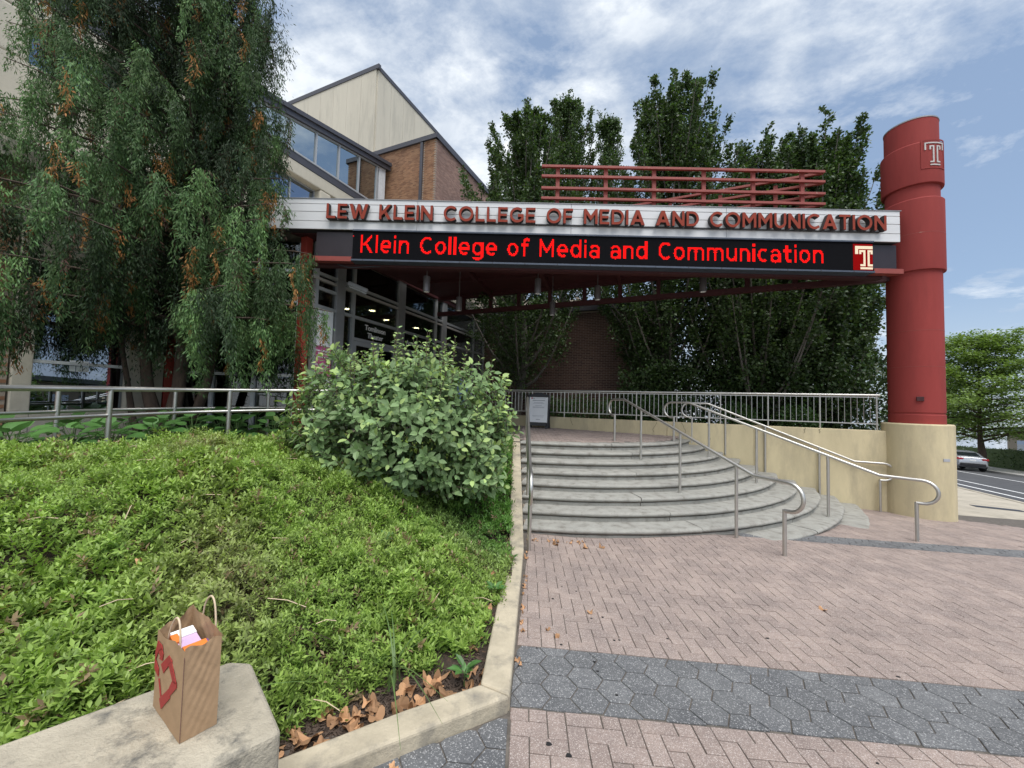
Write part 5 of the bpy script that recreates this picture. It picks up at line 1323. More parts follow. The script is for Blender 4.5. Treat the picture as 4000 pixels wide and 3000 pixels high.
    stuff(np_mesh('inner_leaves', V, F, 'shrub_leaf', np.repeat(rcol(n, (.12, .18, .09), .2), 4, 0), t))
    for i in range(26):
        a = rr.uniform(0, 6.28); q = rr.uniform(.2, .85); e_ = c0+np.array((math.cos(a)*q*1.2, math.sin(a)*q*.8, rr.uniform(-.3, .6)))
        s_ = np.array((-1.3+rr.uniform(-.25, .25), 5.3+rr.uniform(-.2, .2), .2)); limb(wood, [s_, (s_+e_)/2+np.array((0, 0, -.1)), e_], .018, .005, 5)
    stuff(wood.build('stems', 'bark', t))
big_shrub()

# ---- dense ground cover on the slope
def ground_cover():
    rg = np.random.default_rng(21); pts = []
    def tryadd(x, y, dens):
        if not inbed(x, y): return False
        return True
    # the density falls off with distance; near the kerb corner the soil stays bare
    N0 = 56000; x = rg.uniform(-6.2, 0.05, N0); y = rg.uniform(1.2, 8.2, N0)
    dist = np.hypot(x, y); keep = rg.random(N0) < np.clip(2.9/dist, .25, 1.0)
    x, y = x[keep], y[keep]
    S = []
    for a, b in zip(x, y):
        if not inbed(a, b): continue
        d = min(-a-0.02+0.10*(b-2.33)/2.4*-1, dfront(a, b))
        right = -(a-(-0.135+0.06*(b-2.33)))
        # bare strip by the kerb corner
        bare = 0.27 if b < 2.65 else 0.09-0.05*min(1, (b-2.6)/1.5)
        if right < bare-0.05*math.sin(b*9) and b < 3.3: continue
        if dfront(a, b) < 0.10+0.05*math.sin(a*8)+(0.17 if a > -1.2 else 0): continue
        # near rail is the back edge
        if a < -4.9 and b > 4.0+(-a-4.9)*.3 and a < -5.35: continue
        if a < -3.1-(7.3-b)*.95 and b > 4.3: continue
        S.append((a, b))
    S = np.array(S); n = len(S)
    hh = 0.18+0.085*np.array([math.sin(a*3.1+.5)*math.cos(b*2.7)+.6*math.sin(a*9+b*5)*math.cos(b*8-a*4)+.5*math.sin(a*15-b*6)*math.sin(b*13) for a, b in S])+rg.uniform(-.05, .05, n)
    z = np.array([soil(a, b) for a, b in S])
    edge = np.clip(np.array([min(dfront(a, b)-.1, -(a+.135)+.06*(b-2.33)-.1 if b < 4.7 else .6) for a, b in S])/.4, .25, 1)
    top = np.stack([S[:, 0], S[:, 1], z+np.maximum(.05, hh*edge)], 1)
    out = np.stack([rg.normal(0, .55, n), rg.normal(-.10, .55, n), rg.uniform(.45, 1.0, n)], 1); out = unit(out)
    dist = np.linalg.norm(top-CAMP, axis=1)
    nlf = np.where(dist < 3.2, 16, np.where(dist < 5, 13, 11)); idx = np.repeat(np.arange(n), nlf); m = len(idx)
    k = np.concatenate([np.arange(c) for c in nlf]); q = (k+.5)/nlf[idx]
    ln = rg.uniform(.09, .17, n)[idx]
    o = out[idx]; a = k*2.39996+rg.uniform(0, 6.28, n)[idx]
    ref = np.tile(np.array((.31, .12, .94)), (m, 1)); X = unit(np.cross(o, ref)); Y = np.cross(o, X)
    s = X*np.cos(a)[:, None]+Y*np.sin(a)[:, None]
    P = top[idx]+o*(ln*(q-.8))[:, None]
    D = s*1.0+o*(0.25+1.0*q[:, None]**2)+rg.normal(0, .15, (m, 3)); N_ = o*.6-s*.1+np.array((0, 0, .9))
    grow = (1.0+0.18*np.clip((dist-2.5)/2.5, 0, 1.2))[idx]
    psz = np.array([1.05+.28*math.sin(a*2.3+b*3.1)*math.cos(b*1.9-a) for a, b in S])*rg.uniform(.75, 1.35, n)
    L = rg.uniform(.026, .046, m)*(1.15-.35*q)*grow*psz[idx]
    V, F = leaves(LEAF4, P, D, N_, L, L*.40)
    # colour: lime new tips, mid green, patches gone olive-brown
    patch = np.array([math.sin(a*1.9+2.0)*math.sin(b*1.6+.6)+.45*math.sin(a*4.3+b*3.7) for a, b in S])
    pc = np.clip(patch*.8-.1, 0, 1)[:, None]*np.array((1.0,))
    base = np.array((.205, .315, .075))*(1-pc)+np.array((.230, .245, .110))*pc
    base = base*(0.62+.8*rg.random((n, 1)))
    tip = np.array((.40, .54, .12))
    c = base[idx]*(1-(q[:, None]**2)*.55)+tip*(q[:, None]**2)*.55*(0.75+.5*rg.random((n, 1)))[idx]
    # the cover colour shifts to a darker, deeper green beside the shrub
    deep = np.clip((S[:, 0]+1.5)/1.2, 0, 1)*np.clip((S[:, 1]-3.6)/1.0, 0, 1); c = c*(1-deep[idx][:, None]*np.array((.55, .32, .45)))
    br = rg.random(n) < .045; c[br[idx]] = np.array((.28, .20, .12))*(.7+.6*rg.random((br[idx].sum(), 1)))
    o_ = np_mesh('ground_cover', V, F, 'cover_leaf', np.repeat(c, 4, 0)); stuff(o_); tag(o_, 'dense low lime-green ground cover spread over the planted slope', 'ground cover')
    # woody stems and dead twigs under the leaves
    mb = MB()
    for i in rg.choice(n, 2600, replace=False):
        p = top[i]; d = out[i]; l = rg.uniform(.12, .3)
        mb.tube([tuple(p-d*l+np.array((0, 0, -.02))), tuple(p-d*l*.4), tuple(p)], 0.0018, 3, False)
    o2 = mb.build('ground_cover_stems', 'bark'); stuff(o2); tag(o2, 'thin brown stems tangled under the ground cover', 'stems')
    tw = MB()
    for i in rg.choice(n, 70, replace=False):
        p = top[i]+np.array((0, 0, .025)); a = rg.uniform(0, 6.28); l = rg.uniform(.08, .26); d = np.array((math.cos(a), math.sin(a), rg.uniform(-.1, .35))); tw.tube([tuple(p), tuple(p+d*l*.5+np.array((0, 0, .015))), tuple(p+d*l)], 0.0026, 4, False)
    o3 = tw.build('dead_twigs', 'rope'); stuff(o3); tag(o3, 'pale dead twigs lying on the ground cover', 'twigs')
ground_cover()

# ---- long grass blades and weeds among the cover
def blade(mb, p, az, ln, w, bend):
    d = np.array((math.cos(az), math.sin(az), 0)); s = np.array((-d[1], d[0], 0)); vs = []
    for k in range(7):
        q = k/6; ww = w*(1-q**1.6)+.0006
        c = p+d*(bend*ln*q*q)+np.array((0, 0, ln*(q-.55*bend*q*q))); vs += [c-s*ww, c+s*ww]
    mb.add(vs, [(2*k, 2*k+1, 2*k+3, 2*k+2) for k in range(6)])
gp = [(-.62, 2.30, 8, .42, 'wide-bladed grass tuft bending over the front kerb'), (-1.35, 2.05, 7, .30, 'grass tuft right behind the paper bag'), (-1.75, 2.15, 6, .34, 'grass tuft left of the paper bag'), (-2.6, 3.6, 5, .30, 'thin pale grass tuft in the middle of the slope'), (-1.2, 3.1, 5, .3, 'thin grass tuft below the big shrub')]
for x, y, n, ln, lb in gp:
    t = thing('grass_tuft', lb, 'grass', (x, y, soil(x, y)))
    for k in range(n):
        mb = MB(); blade(mb, np.array((x+random.gauss(0, .03), y+random.gauss(0, .03), soil(x, y)+.05)), random.uniform(0, 6.28) if k else -1.2, ln*random.uniform(.8, 1.4), .0052, random.uniform(.7, 1.25))
        mb.build('blade', 'grass_blade', t, True)
def weed(x, y, z, n, L0, label, lift=.5):
    t = thing('weed_plant', label, 'weed', (x, y, z))
    lm = bpy.data.meshes.new('leaf'); tv, tf = LEAF6; lm.from_pydata([tuple(v*np.array((1, .55, .55))) for v in tv], [], [tuple(f) for f in tf]); lm.materials.append(MATS['hosta_leaf'])
    for k in range(n):
        a = k*2.4; l = L0*random.uniform(.7, 1.15); D = Vector((math.cos(a), math.sin(a), lift*random.uniform(.4, 1.2))).normalized(); up = Vector((-math.cos(a)*.4, -math.sin(a)*.4, 1)); S = up.cross(D).normalized(); N = D.cross(S)
        mw = Matrix.Identity(4)
        for i in range(3): mw[i][0] = D[i]*l; mw[i][1] = S[i]*l; mw[i][2] = N[i]*l
        p = Vector((x, y, z+.02+.03*random.random()*n/6))+D*.015
        mw.translation = p
        o = bpy.data.objects.new('leaf', lm); COL.objects.link(o); o.parent = t; o.matrix_parent_inverse = ROOT[t.name].inverted(); o.matrix_basis = mw
    MB().tube([(x, y, z-.03), (x, y, z+.05)], .004, 5).build('stem', 'grass_blade', t)
weed(-.235, 2.40, -.03, 11, .085, 'broad-leaved green weed growing at the inside corner of the kerb', .7)
weed(-.10, 3.45, -.02, 9, .09, 'green weed leaning over the long side of the kerb', .6)
weed(-1.05, 3.55, .28, 12, .12, 'star-shaped narrow-leaved weed below the shrub', .9)
weed(-.62, 2.95, .1, 10, .08, 'pale heart-leaved vine on the cover left of the kerb', .5)
weed(0.06, 4.3, -.08, 7, .06, 'small weed at the foot of the left handrail', .6)

# ---- hostas and other broad-leaved plants along the ramp
def hosta(x, y, z, n, L0):
    t = thing('hosta_plant', 'broad-leaved green plant in the bed by the ramp railing', 'plant', (x, y, z), 'broad-leaved plants along the ramp')
    tv = np.array([(0, 0, 0), (.15, .36, .06), (.42, .46, .10), (.75, .30, .04), (1, 0, -.10), (.75, -.30, .04), (.42, -.46, .10), (.15, -.36, .06), (.45, 0, .02)])
    tf = [(0, 8, 1), (1, 8, 2), (2, 8, 3), (3, 8, 4), (4, 8, 5), (5, 8, 6), (6, 8, 7), (7, 8, 0)]
    lm = bpy.data.meshes.get('hosta_leaf_mesh')
    if lm is None:
        lm = bpy.data.meshes.new('hosta_leaf_mesh'); lm.from_pydata([tuple(v*np.array((1, .9, .8))) for v in tv], [], tf); lm.materials.append(MATS['hosta_leaf'])
        lm.polygons.foreach_set('use_smooth', [True]*len(lm.polygons))
    st_ = MB()
    for k in range(n):
        a = k*2.39996+random.uniform(-.3, .3); q = (k+.5)/n; l = L0*random.uniform(.8, 1.15); h = .12+.38*(1-q)*random.uniform(.8, 1.2); r = .05+.30*q
        p = Vector((x+r*math.cos(a), y+r*math.sin(a), z+h)); D = Vector((math.cos(a), math.sin(a)-.15, .75-1.75*q)).normalized(); up = Vector((math.cos(a)*.5, math.sin(a)*.5-.35, 1)); S = up.cross(D).normalized(); N = D.cross(S)
        mw = Matrix.Identity(4)
        for i in range(3): mw[i][0] = D[i]*l; mw[i][1] = S[i]*l; mw[i][2] = N[i]*l
        mw.translation = p
        o = bpy.data.objects.new('leaf', lm); COL.objects.link(o); o.parent = t; o.matrix_parent_inverse = ROOT[t.name].inverted(); o.matrix_basis = mw
        st_.tube([(x, y, z), (x+r*.5*math.cos(a), y+r*.5*math.sin(a), z+h*.7), tuple(p)], .005, 4, False)
    st_.build('stems', 'grass_blade', t)
hs_ = [(-6.2, 4.3), (-6.15, 4.9), (-6.05, 5.4), (-5.95, 5.85), (-5.75, 6.35), (-5.5, 6.8), (-5.1, 7.3), (-4.6, 7.6), (-6.55, 5.2), (-6.35, 6.0), (-6.0, 6.85), (-7.0, 6.3), (-6.75, 6.9), (-6.35, 7.4), (-5.85, 7.9), (-7.2, 5.6), (-5.3, 8.15), (-6.5, 7.9), (-6.3, 4.0), (-6.0, 7.35), (-5.5, 7.5)]
for i, (x, y) in enumerate(hs_): hosta(x, y, 0.60+.03*(y-5)+random.uniform(0, .06), random.choice((16, 18, 20)), random.uniform(.19, .26))

# ---- dry plane-tree leaves
def dry_leaf_mesh(kind):
    rr = random.Random(kind); pts = []; n = 22
    for k in range(n):
        a = 2*math.pi*k/n; lob = 0.62+0.38*abs(math.cos(2.5*a+.3))**1.2 if kind % 2 == 0 else 0.75+.12*math.cos(2*a)
        pts.append((math.cos(a)*lob*.5, math.sin(a)*lob*.5*(1 if kind % 2 == 0 else .55), 0.22*math.sin(a*2+kind)+0.14*math.cos(a*3)+rr.uniform(-.04, .04)))
    me = bpy.data.meshes.new('fallen_leaf'); me.from_pydata(pts+[(0, 0, .0)], [], [(k, (k+1) % n, n) for k in range(n)]); me.materials.append(MATS['dry_leaf']); return me
dl = [dry_leaf_mesh(k) for k in range(5)]
spots = []
for i in range(60):
    q = random.random(); x = -1.2+1.1*q+random.gauss(0, .04); y = 1.72+.68*q+random.uniform(.0, .22); spots.append((x, y, soil(x, y)+.025, random.uniform(.055, .13), 'dry brown fallen leaf on the bare soil inside the front kerb', 'fallen leaves inside the front kerb'))
for i in range(16):
    y = random.uniform(2.5, 4.2); x = -.19+.06*(y-2.33)-random.uniform(0, .06); spots.append((x, y, soil(x, y)+.03, random.uniform(.03, .06), 'small brown fallen leaf along the inner edge of the long kerb', 'fallen leaves along the long kerb'))
for i in range(26):
    q = random.random(); y = 2.6+2.6*q; x = 0.05+0.075*(y-2.33)+random.uniform(.0, .03); spots.append((x, y, gz(x, y)+.012, random.uniform(.02, .045), 'little dry leaf scrap in the joint between kerb and brick paving', 'leaf scraps along the kerb joint'))
for i in range(22):
    x = .27+random.random()**2*.75; y = 5.36-random.random()*.10; spots.append((x, y, gz(x, y)+.014, random.uniform(.03, .06), 'small dry leaf gathered at the foot of the lowest step', 'leaves at the foot of the steps'))
for x, y, s, lb in ((.62, 5.17, .11, 'single brown leaf lying first right of the left handrail foot'), (1.0, 5.12, .09, 'single curled brown leaf lying before the steps, second of three'), (1.22, 5.16, .11, 'yellowish leaf cluster lying before the steps, third of three'), (.22, 4.62, .09, 'brown leaf beside the left handrail post'), (.72, 3.42, .055, 'tan leaf alone on the brick paving near the kerb'), (.33, 3.1, .05, 'tan leaf on the paving close to the long kerb'), (.39, 3.02, .05, 'tiny brown leaf beside the tan leaf by the kerb'), (3.0, 3.78, .07, 'brown leaf alone out on the right of the brick paving'), (-2.35, 2.55, .10, 'brown leaf caught in the ground cover on the left'), (-1.28, 2.02, .13, 'large brown leaf just behind the bench end'), (-1.95, 1.72, .11, 'brown leaf on the soil behind the bench at the left edge')):
    z = gz(x, y)+.014 if x > .05 else soil(x, y)+(.22 if x < -2 else .05); spots.append((x, y, z, s, lb, None))
for i in range(9):
    x = -.55+random.uniform(-.12, .1); y = 1.83+.6*(x+.55)+random.uniform(-.09, -.02); spots.append((x, y, gz(x, y)+.02, random.uniform(.03, .06), 'brown leaf scrap on the grey paving below the front kerb', 'leaf scraps below the front kerb'))
for x, y, z, s, lb, gr in spots:
    o = bpy.data.objects.new('fallen_leaf', random.choice(dl)); COL.objects.link(o); o.location = (x, y, z); o.scale = (s, s, s)
    o.rotation_euler = (random.uniform(-.3, .3), random.uniform(-.3, .3), random.uniform(0, 6.28)); tag(o, lb, 'leaf', gr)
# bark mulch chips
mb = MB()
for i in range(2600):
    q = random.random(); x = -1.3+1.2*q+random.gauss(0, .03); y = 1.72+.68*q+random.uniform(-.03, .26)
    if random.random() < .3: y = random.uniform(2.4, 4.5); x = -.17+.06*(y-2.33)-random.uniform(0, .16)
    a = random.uniform(0, 3.14); tl = random.uniform(-.4, .4)
    mb.box((x, y, soil(x, y)+.008), (random.uniform(.012, .04), random.uniform(.004, .009), .003), (math.cos(a), math.sin(a), tl), (-math.sin(a), math.cos(a), 0), (-tl*math.cos(a), -tl*math.sin(a), 1))
o = mb.build('bark_mulch', 'bark'); stuff(o); tag(o, 'brown bark chips scattered on the soil inside the kerb corner', 'mulch')

# ================================================================== BENCH WALL AND PAPER BAG
BTOP = 0.42
bd = np.array((-0.72, -0.694, 0)); bnr = np.array((-0.694, 0.72, 0)); bA = np.array((-0.80, 1.475, 0))
pts = [bA, bA+bnr*.50, bA+bnr*.575+bd*.07, bA+bnr*.575+bd*3.2, bA+bd*3.2]
bw_o = MB().prism([tuple(p[:2]) for p in pts], -0.5, BTOP).build('bench_wall', 'concrete_bench', None, bevel=0.022, seg=3)
tag(bw_o, 'weathered concrete seat wall carrying the paper bag', 'wall')

bag = thing('paper_bag', 'brown paper takeaway bag with red arrow mark and twisted handles on the seat wall', 'bag', (-1.2, 1.5, BTOP))
q0 = np.array((-1.114, 1.405)); q1 = np.array((-1.353, 1.567)); q2 = np.array((-1.050, 1.492)); q3 = q1+(q2-q0)
hb = 0.315; NBX, NBZ = 20, 34
def bagface(a, b, seed, dz0=0.0, dz1=0.0, amp=0.006, inward=None):
    rr = random.Random(seed); vs = []; d = b-a; n_ = np.array((d[1], -d[0])); n_ = n_/np.linalg.norm(n_)
    ph = [rr.uniform(0, 6.28) for _ in range(6)]
    for j in range(NBZ+1):
        for i in range(NBX+1):
            u, v = i/NBX, j/NBZ; e_ = 4*u*(1-u)
            w = amp*e_*(abs(math.sin(5*u+9*v+ph[0]))*.8+abs(math.sin(13*u-17*v+ph[1]))*.6+abs(math.sin(29*v+11*u+ph[2]))*.35-.8)*(.5+v)
            if inward: w -= inward*e_*v*v
            p = a+d*u+n_*w; zz = BTOP+.001+(hb+dz0*(1-u)+dz1*u+.006*math.sin(9*u+ph[3])*v)*v
            # the mouth gapes a little
            vs.append((p[0], p[1], zz))
    fs = [(j*(NBX+1)+i, j*(NBX+1)+i+1, (j+1)*(NBX+1)+i+1, (j+1)*(NBX+1)+i) for j in range(NBZ) for i in range(NBX)]
    return vs, fs
MB().add(*bagface(q1, q0, 1, -.032, 0.0, .0022)).build('front_panel', 'bag_paper', bag, True)
MB().add(*bagface(q0, q2, 2, 0.0, .0, .005, .006)).build('side_panel', 'bag_paper', bag, True)
MB().add(*bagface(q2, q3, 3, .012, .022, .004)).build('back_panel', 'bag_paper', bag, True)
MB().add(*bagface(q3, q1, 4, .022, -.032, .006, .012)).build('side_panel', 'bag_paper', bag, True)
MB().add([(*q0, BTOP+.002), (*q2, BTOP+.002), (*q3, BTOP+.002), (*q1, BTOP+.002)], [(0, 1, 2, 3)]).build('base', 'bag_paper', bag)
MB().tube([(*(q0+np.array((.002, -.001))), BTOP+.005), (*(q0+np.array((.001, -.002))), BTOP+hb*.92)], .0012, 4).build('edge_fold', 'brown_card', bag)
fd = (q0-q1); fL = np.linalg.norm(fd); fd = fd/fL; fn_ = np.array((fd[1], -fd[0])); fn_ = fn_ if fn_ @ (-q0) > 0 else -fn_
def on_front(u, v, out=.0042): p = q1+fd*(u*fL)+fn_*out; return (p[0], p[1], BTOP+v*hb)
marks = [[(.004, .565), (.006, .661), (.077, .793), (.213, .789), (.246, .762), (.111, .694)], [(.121, .697), (.235, .763), (.288, .72), (.274, .65), (.173, .637), (.202, .669)],
         [(.004, .54), (.03, .559), (.145, .506), (.152, .429), (.006, .463)], [(.277, .602), (.506, .767), (.614, .742), (.525, .684), (.372, .546)], [(.533, .68), (.619, .739), (.796, .583), (.696, .566)],
         [(.691, .557), (.797, .578), (.811, .527), (.639, .387), (.605, .452)], [(.293, .213), (.556, .406), (.609, .337), (.365, .137)], [(.186, .402), (.212, .412), (.325, .249), (.293, .231)]]
for k, quad in enumerate(marks):
    mu, mv = np.mean(quad, 0); quad = [(max(.004, mu+(u-mu)*1.18), mv+(v-mv)*1.18) for u, v in quad] if k != 7 else quad
    MB().pushed([on_front(u, v) for u, v in quad], (-fn_[0]*.002, -fn_[1]*.002, 0)).build('red_mark', 'bag_red', bag)
def handle(a, b, seed):
    a = Vector(a); b = Vector(b); pts = []
    for k in range(15):
        q = k/14; pts.append(a.lerp(b, q)+Vector((0, 0, 1))*(.115*math.sin(math.pi*q)**.55)+Vector((.015, -.01, 0))*math.sin(math.pi*q))
    MB().tube(pts, .0032, 6).build('handle', 'rope', bag, True)
m0 = q1+fd*fL*.28+np.array((.006, .006)); m1 = q1+fd*fL*.74+np.array((.006, .006))
handle((*m0, BTOP+hb*.80), (*m1, BTOP+hb*.90), 1)
off = (q2-q0)*.98
handle((*(m0+off), BTOP+hb*1.0), (*(m1+off), BTOP+hb*.93), 2)
# carton and sachet inside
cd = (q2-q0); cdn = cd/np.linalg.norm(cd); cc = (q0+q1+q2+q3)/4
bx_ = thing('food_carton', 'small white, orange and purple food carton inside the paper bag', 'carton', (cc[0], cc[1], BTOP+.02))
X3 = np.array((fd[0], fd[1], 0)); Y3 = np.array((cdn[0], cdn[1], 0)); Z3 = np.array((0, 0, 1.0))
tl = X3*.96+Z3*-.20; tl /= np.linalg.norm(tl); tz = np.cross(tl, Y3); tz = tz if tz[2] > 0 else -tz
MB().box((cc[0]+X3[0]*.05, cc[1]+X3[1]*.05, BTOP+.16), (.14, .075, .20), X3, Y3).build('carton_body', 'brown_card', bx_, bevel=.003)
b1 = np.array((cc[0], cc[1], BTOP+.262))
MB().box(b1-X3*.005, (.13, .07, .012), tl, Y3, tz).build('lilac_panel', 'lilac_print', bx_)
MB().box(b1-X3*.058+Z3*.016, (.045, .07, .012), tl, Y3, tz).build('white_flap', 'paper_white', bx_)
MB().box(b1+X3*.045+Y3*.012+Z3*.002, (.022, .072, .012), tl, Y3, tz).build('purple_stripe', 'purple_print', bx_)
MB().box(b1+X3*.075+Z3*.012, (.045, .07, .012), tl, Y3, tz).build('orange_panel', 'orange_print', bx_)
MB().box(b1-X3*.035-Y3*.030+Z3*.014, (.05, .022, .014), tl, Y3, tz).build('orange_tab', 'orange_print', bx_)

# ================================================================== NOTICE BOARD AND PERSON ON THE LANDING
board = thing('sidewalk_sign', 'black A-frame notice board with a white sheet in front of the railing', 'notice board', (0.80, 11.35, zland(.8, 11.35)))
A0 = np.array((0.49, 11.40, 0)); A1 = np.array((1.10, 11.25, 0)); ad = (A1-A0); aw = np.linalg.norm(ad); ad /= aw; an = np.array((ad[1], -ad[0], 0)); an = an if an[1] < 0 else -an
zb = zland(.8, 11.3)
for side, nm in ((1, 'front_panel'), (-1, 'rear_panel')):
    up = np.array((-an[0]*.14*side, -an[1]*.14*side, .99)); c = (A0+A1)/2+an*.14*side+np.array((0, 0, zb)); mb = MB()
    def bp(x, v, o=0.0): return c+ad*(x-aw/2)+up*v+an*o*side
    mb.box(bp(.022, .52), (.044, .035, .90), ad, an, up); mb.box(bp(aw-.022, .52), (.044, .035, .90), ad, an, up); mb.box(bp(aw/2, .94), (aw-.12, .034, .09), ad, an, up); mb.box(bp(aw/2, .12), (aw-.12, .034, .10), ad, an, up)
    mb.box(bp(.05, .035), (.10, .05, .07), ad, an, up); mb.box(bp(aw-.05, .035), (.10, .05, .07), ad, an, up)
    mb.pushed([bp(.16, .985), bp(aw-.16, .985), bp(aw-.22, 1.03), bp(.22, 1.03)], an*.03*side)
    mb.box(bp(aw/2, .53, -.008), (aw-.12, .012, .74), ad, an, up)
    mb.build(nm, 'black_plastic', board, bevel=.006)
    if side == 1:
        MB().box(bp(aw/2, .53, .002), (aw-.09, .004, .745), ad, an, up).build('poster', 'paper_white', board)
        ln = MB()
        for v, w_, h_ in ((.80, .36, .022), (.74, .26, .010), (.715, .34, .009), (.65, .20, .010), (.61, .34, .010), (.59, .32, .008), (.36, .34, .008), (.325, .30, .008), (.25, .12, .018)): ln.box(bp(aw/2, v, .005), (w_, .002, h_), ad, an, up)
        ln.box(bp(.17, .855, .005), (.06, .002, .022), ad, an, up); ln.box(bp(.36, .865, .005), (.30, .002, .010), ad, an, up)
        ln.build('printed_lines', 'grey_print', board)
        MB().box(bp(.115, .865, .006), (.045, .002, .035), ad, an, up).build('red_mark', 'red_print', board)

def person(x, y, z, h, label):
    t = thing('person', label, 'person', (x, y, z))
    sk = {'pel': (0, 0, .53), 'sp': (0, .01, .64), 'ch': (0, 0, .74), 'nk': (0, .005, .83), 'ls': (-.105, 0, .80), 'le': (-.13, .01, .64), 'lw': (-.12, -.05, .50), 'lh': (-.115, -.065, .455), 'rs': (.105, 0, .80), 're': (.13, .01, .64), 'rw': (.12, -.05, .50), 'rh': (.115, -.065, .455),
          'lhip': (-.05, 0, .51), 'lk': (-.052, -.01, .28), 'la': (-.052, .01, .05), 'lt': (-.056, -.07, .02), 'rhip': (.05, 0, .51), 'rk': (.052, -.01, .28), 'ra': (.052, .01, .05), 'rt': (.056, -.07, .02)}
    ra = {'pel': .085, 'sp': .075, 'ch': .085, 'nk': .035, 'ls': .042, 'le': .028, 'lw': .020, 'lh': .024, 'rs': .042, 're': .028, 'rw': .020, 'rh': .024, 'lhip': .055, 'lk': .038, 'la': .026, 'lt': .024, 'rhip': .055, 'rk': .038, 'ra': .026, 'rt': .024}
    ed = [('pel', 'sp'), ('sp', 'ch'), ('ch', 'nk'), ('ch', 'ls'), ('ls', 'le'), ('le', 'lw'), ('lw', 'lh'), ('ch', 'rs'), ('rs', 're'), ('re', 'rw'), ('rw', 'rh'), ('pel', 'lhip'), ('lhip', 'lk'), ('lk', 'la'), ('la', 'lt'), ('pel', 'rhip'), ('rhip', 'rk'), ('rk', 'ra'), ('ra', 'rt')]
    ks = list(sk); me = bpy.data.meshes.new('body'); me.from_pydata([(x+a*h, y+b*h, z+c*h) for a, b, c in sk.values()], [(ks.index(a), ks.index(b)) for a, b in ed], [])
    o = bpy.data.objects.new('body', me); COL.objects.link(o); md = o.modifiers.new('skin', 'SKIN')
    for k, v in zip(ks, me.skin_vertices[0].data): v.radius = (ra[k]*h, ra[k]*h*.75); v.use_root = (k == 'pel')
    o.modifiers.new('sub', 'SUBSURF').levels = 2; o.modifiers['sub'].render_levels = 2
    me.materials.append(MATS['shirt_blue']); adopt(o, t)
    hd = MB(); hc = np.array((x, y, z+.925*h)); prof = []
    ns, nr = 18, 12; vs = []
    for j in range(nr+1):
        ph = math.pi*j/nr
        for i in range(ns):
            a = 2*math.pi*i/ns; r_ = math.sin(ph)*(1-.22*max(0, -math.cos(ph-math.pi)*-1 if math.cos(ph) < 0 else 0)); 
            jaw = 1-.28*max(0, -math.cos(ph)); p = np.array((math.cos(a)*.048*r_*jaw, math.sin(a)*.058*r_*jaw, math.cos(ph)*.070))
            if math.sin(a) < -.93 and abs(math.cos(ph)+.1) < .25: p[1] -= .012          # nose
            vs.append(tuple(hc+p*h*1.02))
    hd.add(vs, [(j*ns+i, j*ns+(i+1) % ns, (j+1)*ns+(i+1) % ns, (j+1)*ns+i) for j in range(nr) for i in range(ns)]); hd.build('head', 'skin', t, True, angle=180)
    hr = MB(); vs = []
    for j in range(8):
        ph = math.pi*.58*j/7
        for i in range(ns):
            a = 2*math.pi*i/ns; cut = 1.0 if math.sin(a) > -.3 else .62
            ph2 = ph*cut; vs.append(tuple(hc+np.array((math.cos(a)*.053*math.sin(ph2), .004+math.sin(a)*.063*math.sin(ph2), math.cos(ph2)*.076))*h*1.02))
    hr.add(vs, [(j*ns+i, j*ns+(i+1) % ns, (j+1)*ns+(i+1) % ns, (j+1)*ns+i) for j in range(7) for i in range(ns)]); hr.build('hair', 'hair', t, True, angle=180)
    for s_ in (-1, 1): MB().lathe((hc[0]+s_*.018*h, hc[1]-.053*h), [(.001, hc[2]-.004*h), (.006*h, hc[2]), (.001, hc[2]+.004*h)], 8).build('eye', 'black_plastic', t)
person(-1.42, 10.6, zland(0, 10.6), 1.62, 'person in a blue top standing on the landing, mostly hidden by the big shrub')

# ================================================================== ACROSS THE STREET
def GW(a, b, z=0.0): p = st(a, b); v = GROUND @ Vector((p[0], p[1], z)); return np.array(v)
sdW = np.array((GM @ Vector((sd_[0], sd_[1], 0)))[:3]); snW = np.array((GM @ Vector((sn_[0], sn_[1], 0)))[:3])
def near_dir(px_ratio, b):                    # distance along the street where a sight line of that slope crosses
    for a in np.arange(-5, 120, .1):
        p = GW(a, b)
        if p[0]/p[1] < px_ratio: return a
    return 60
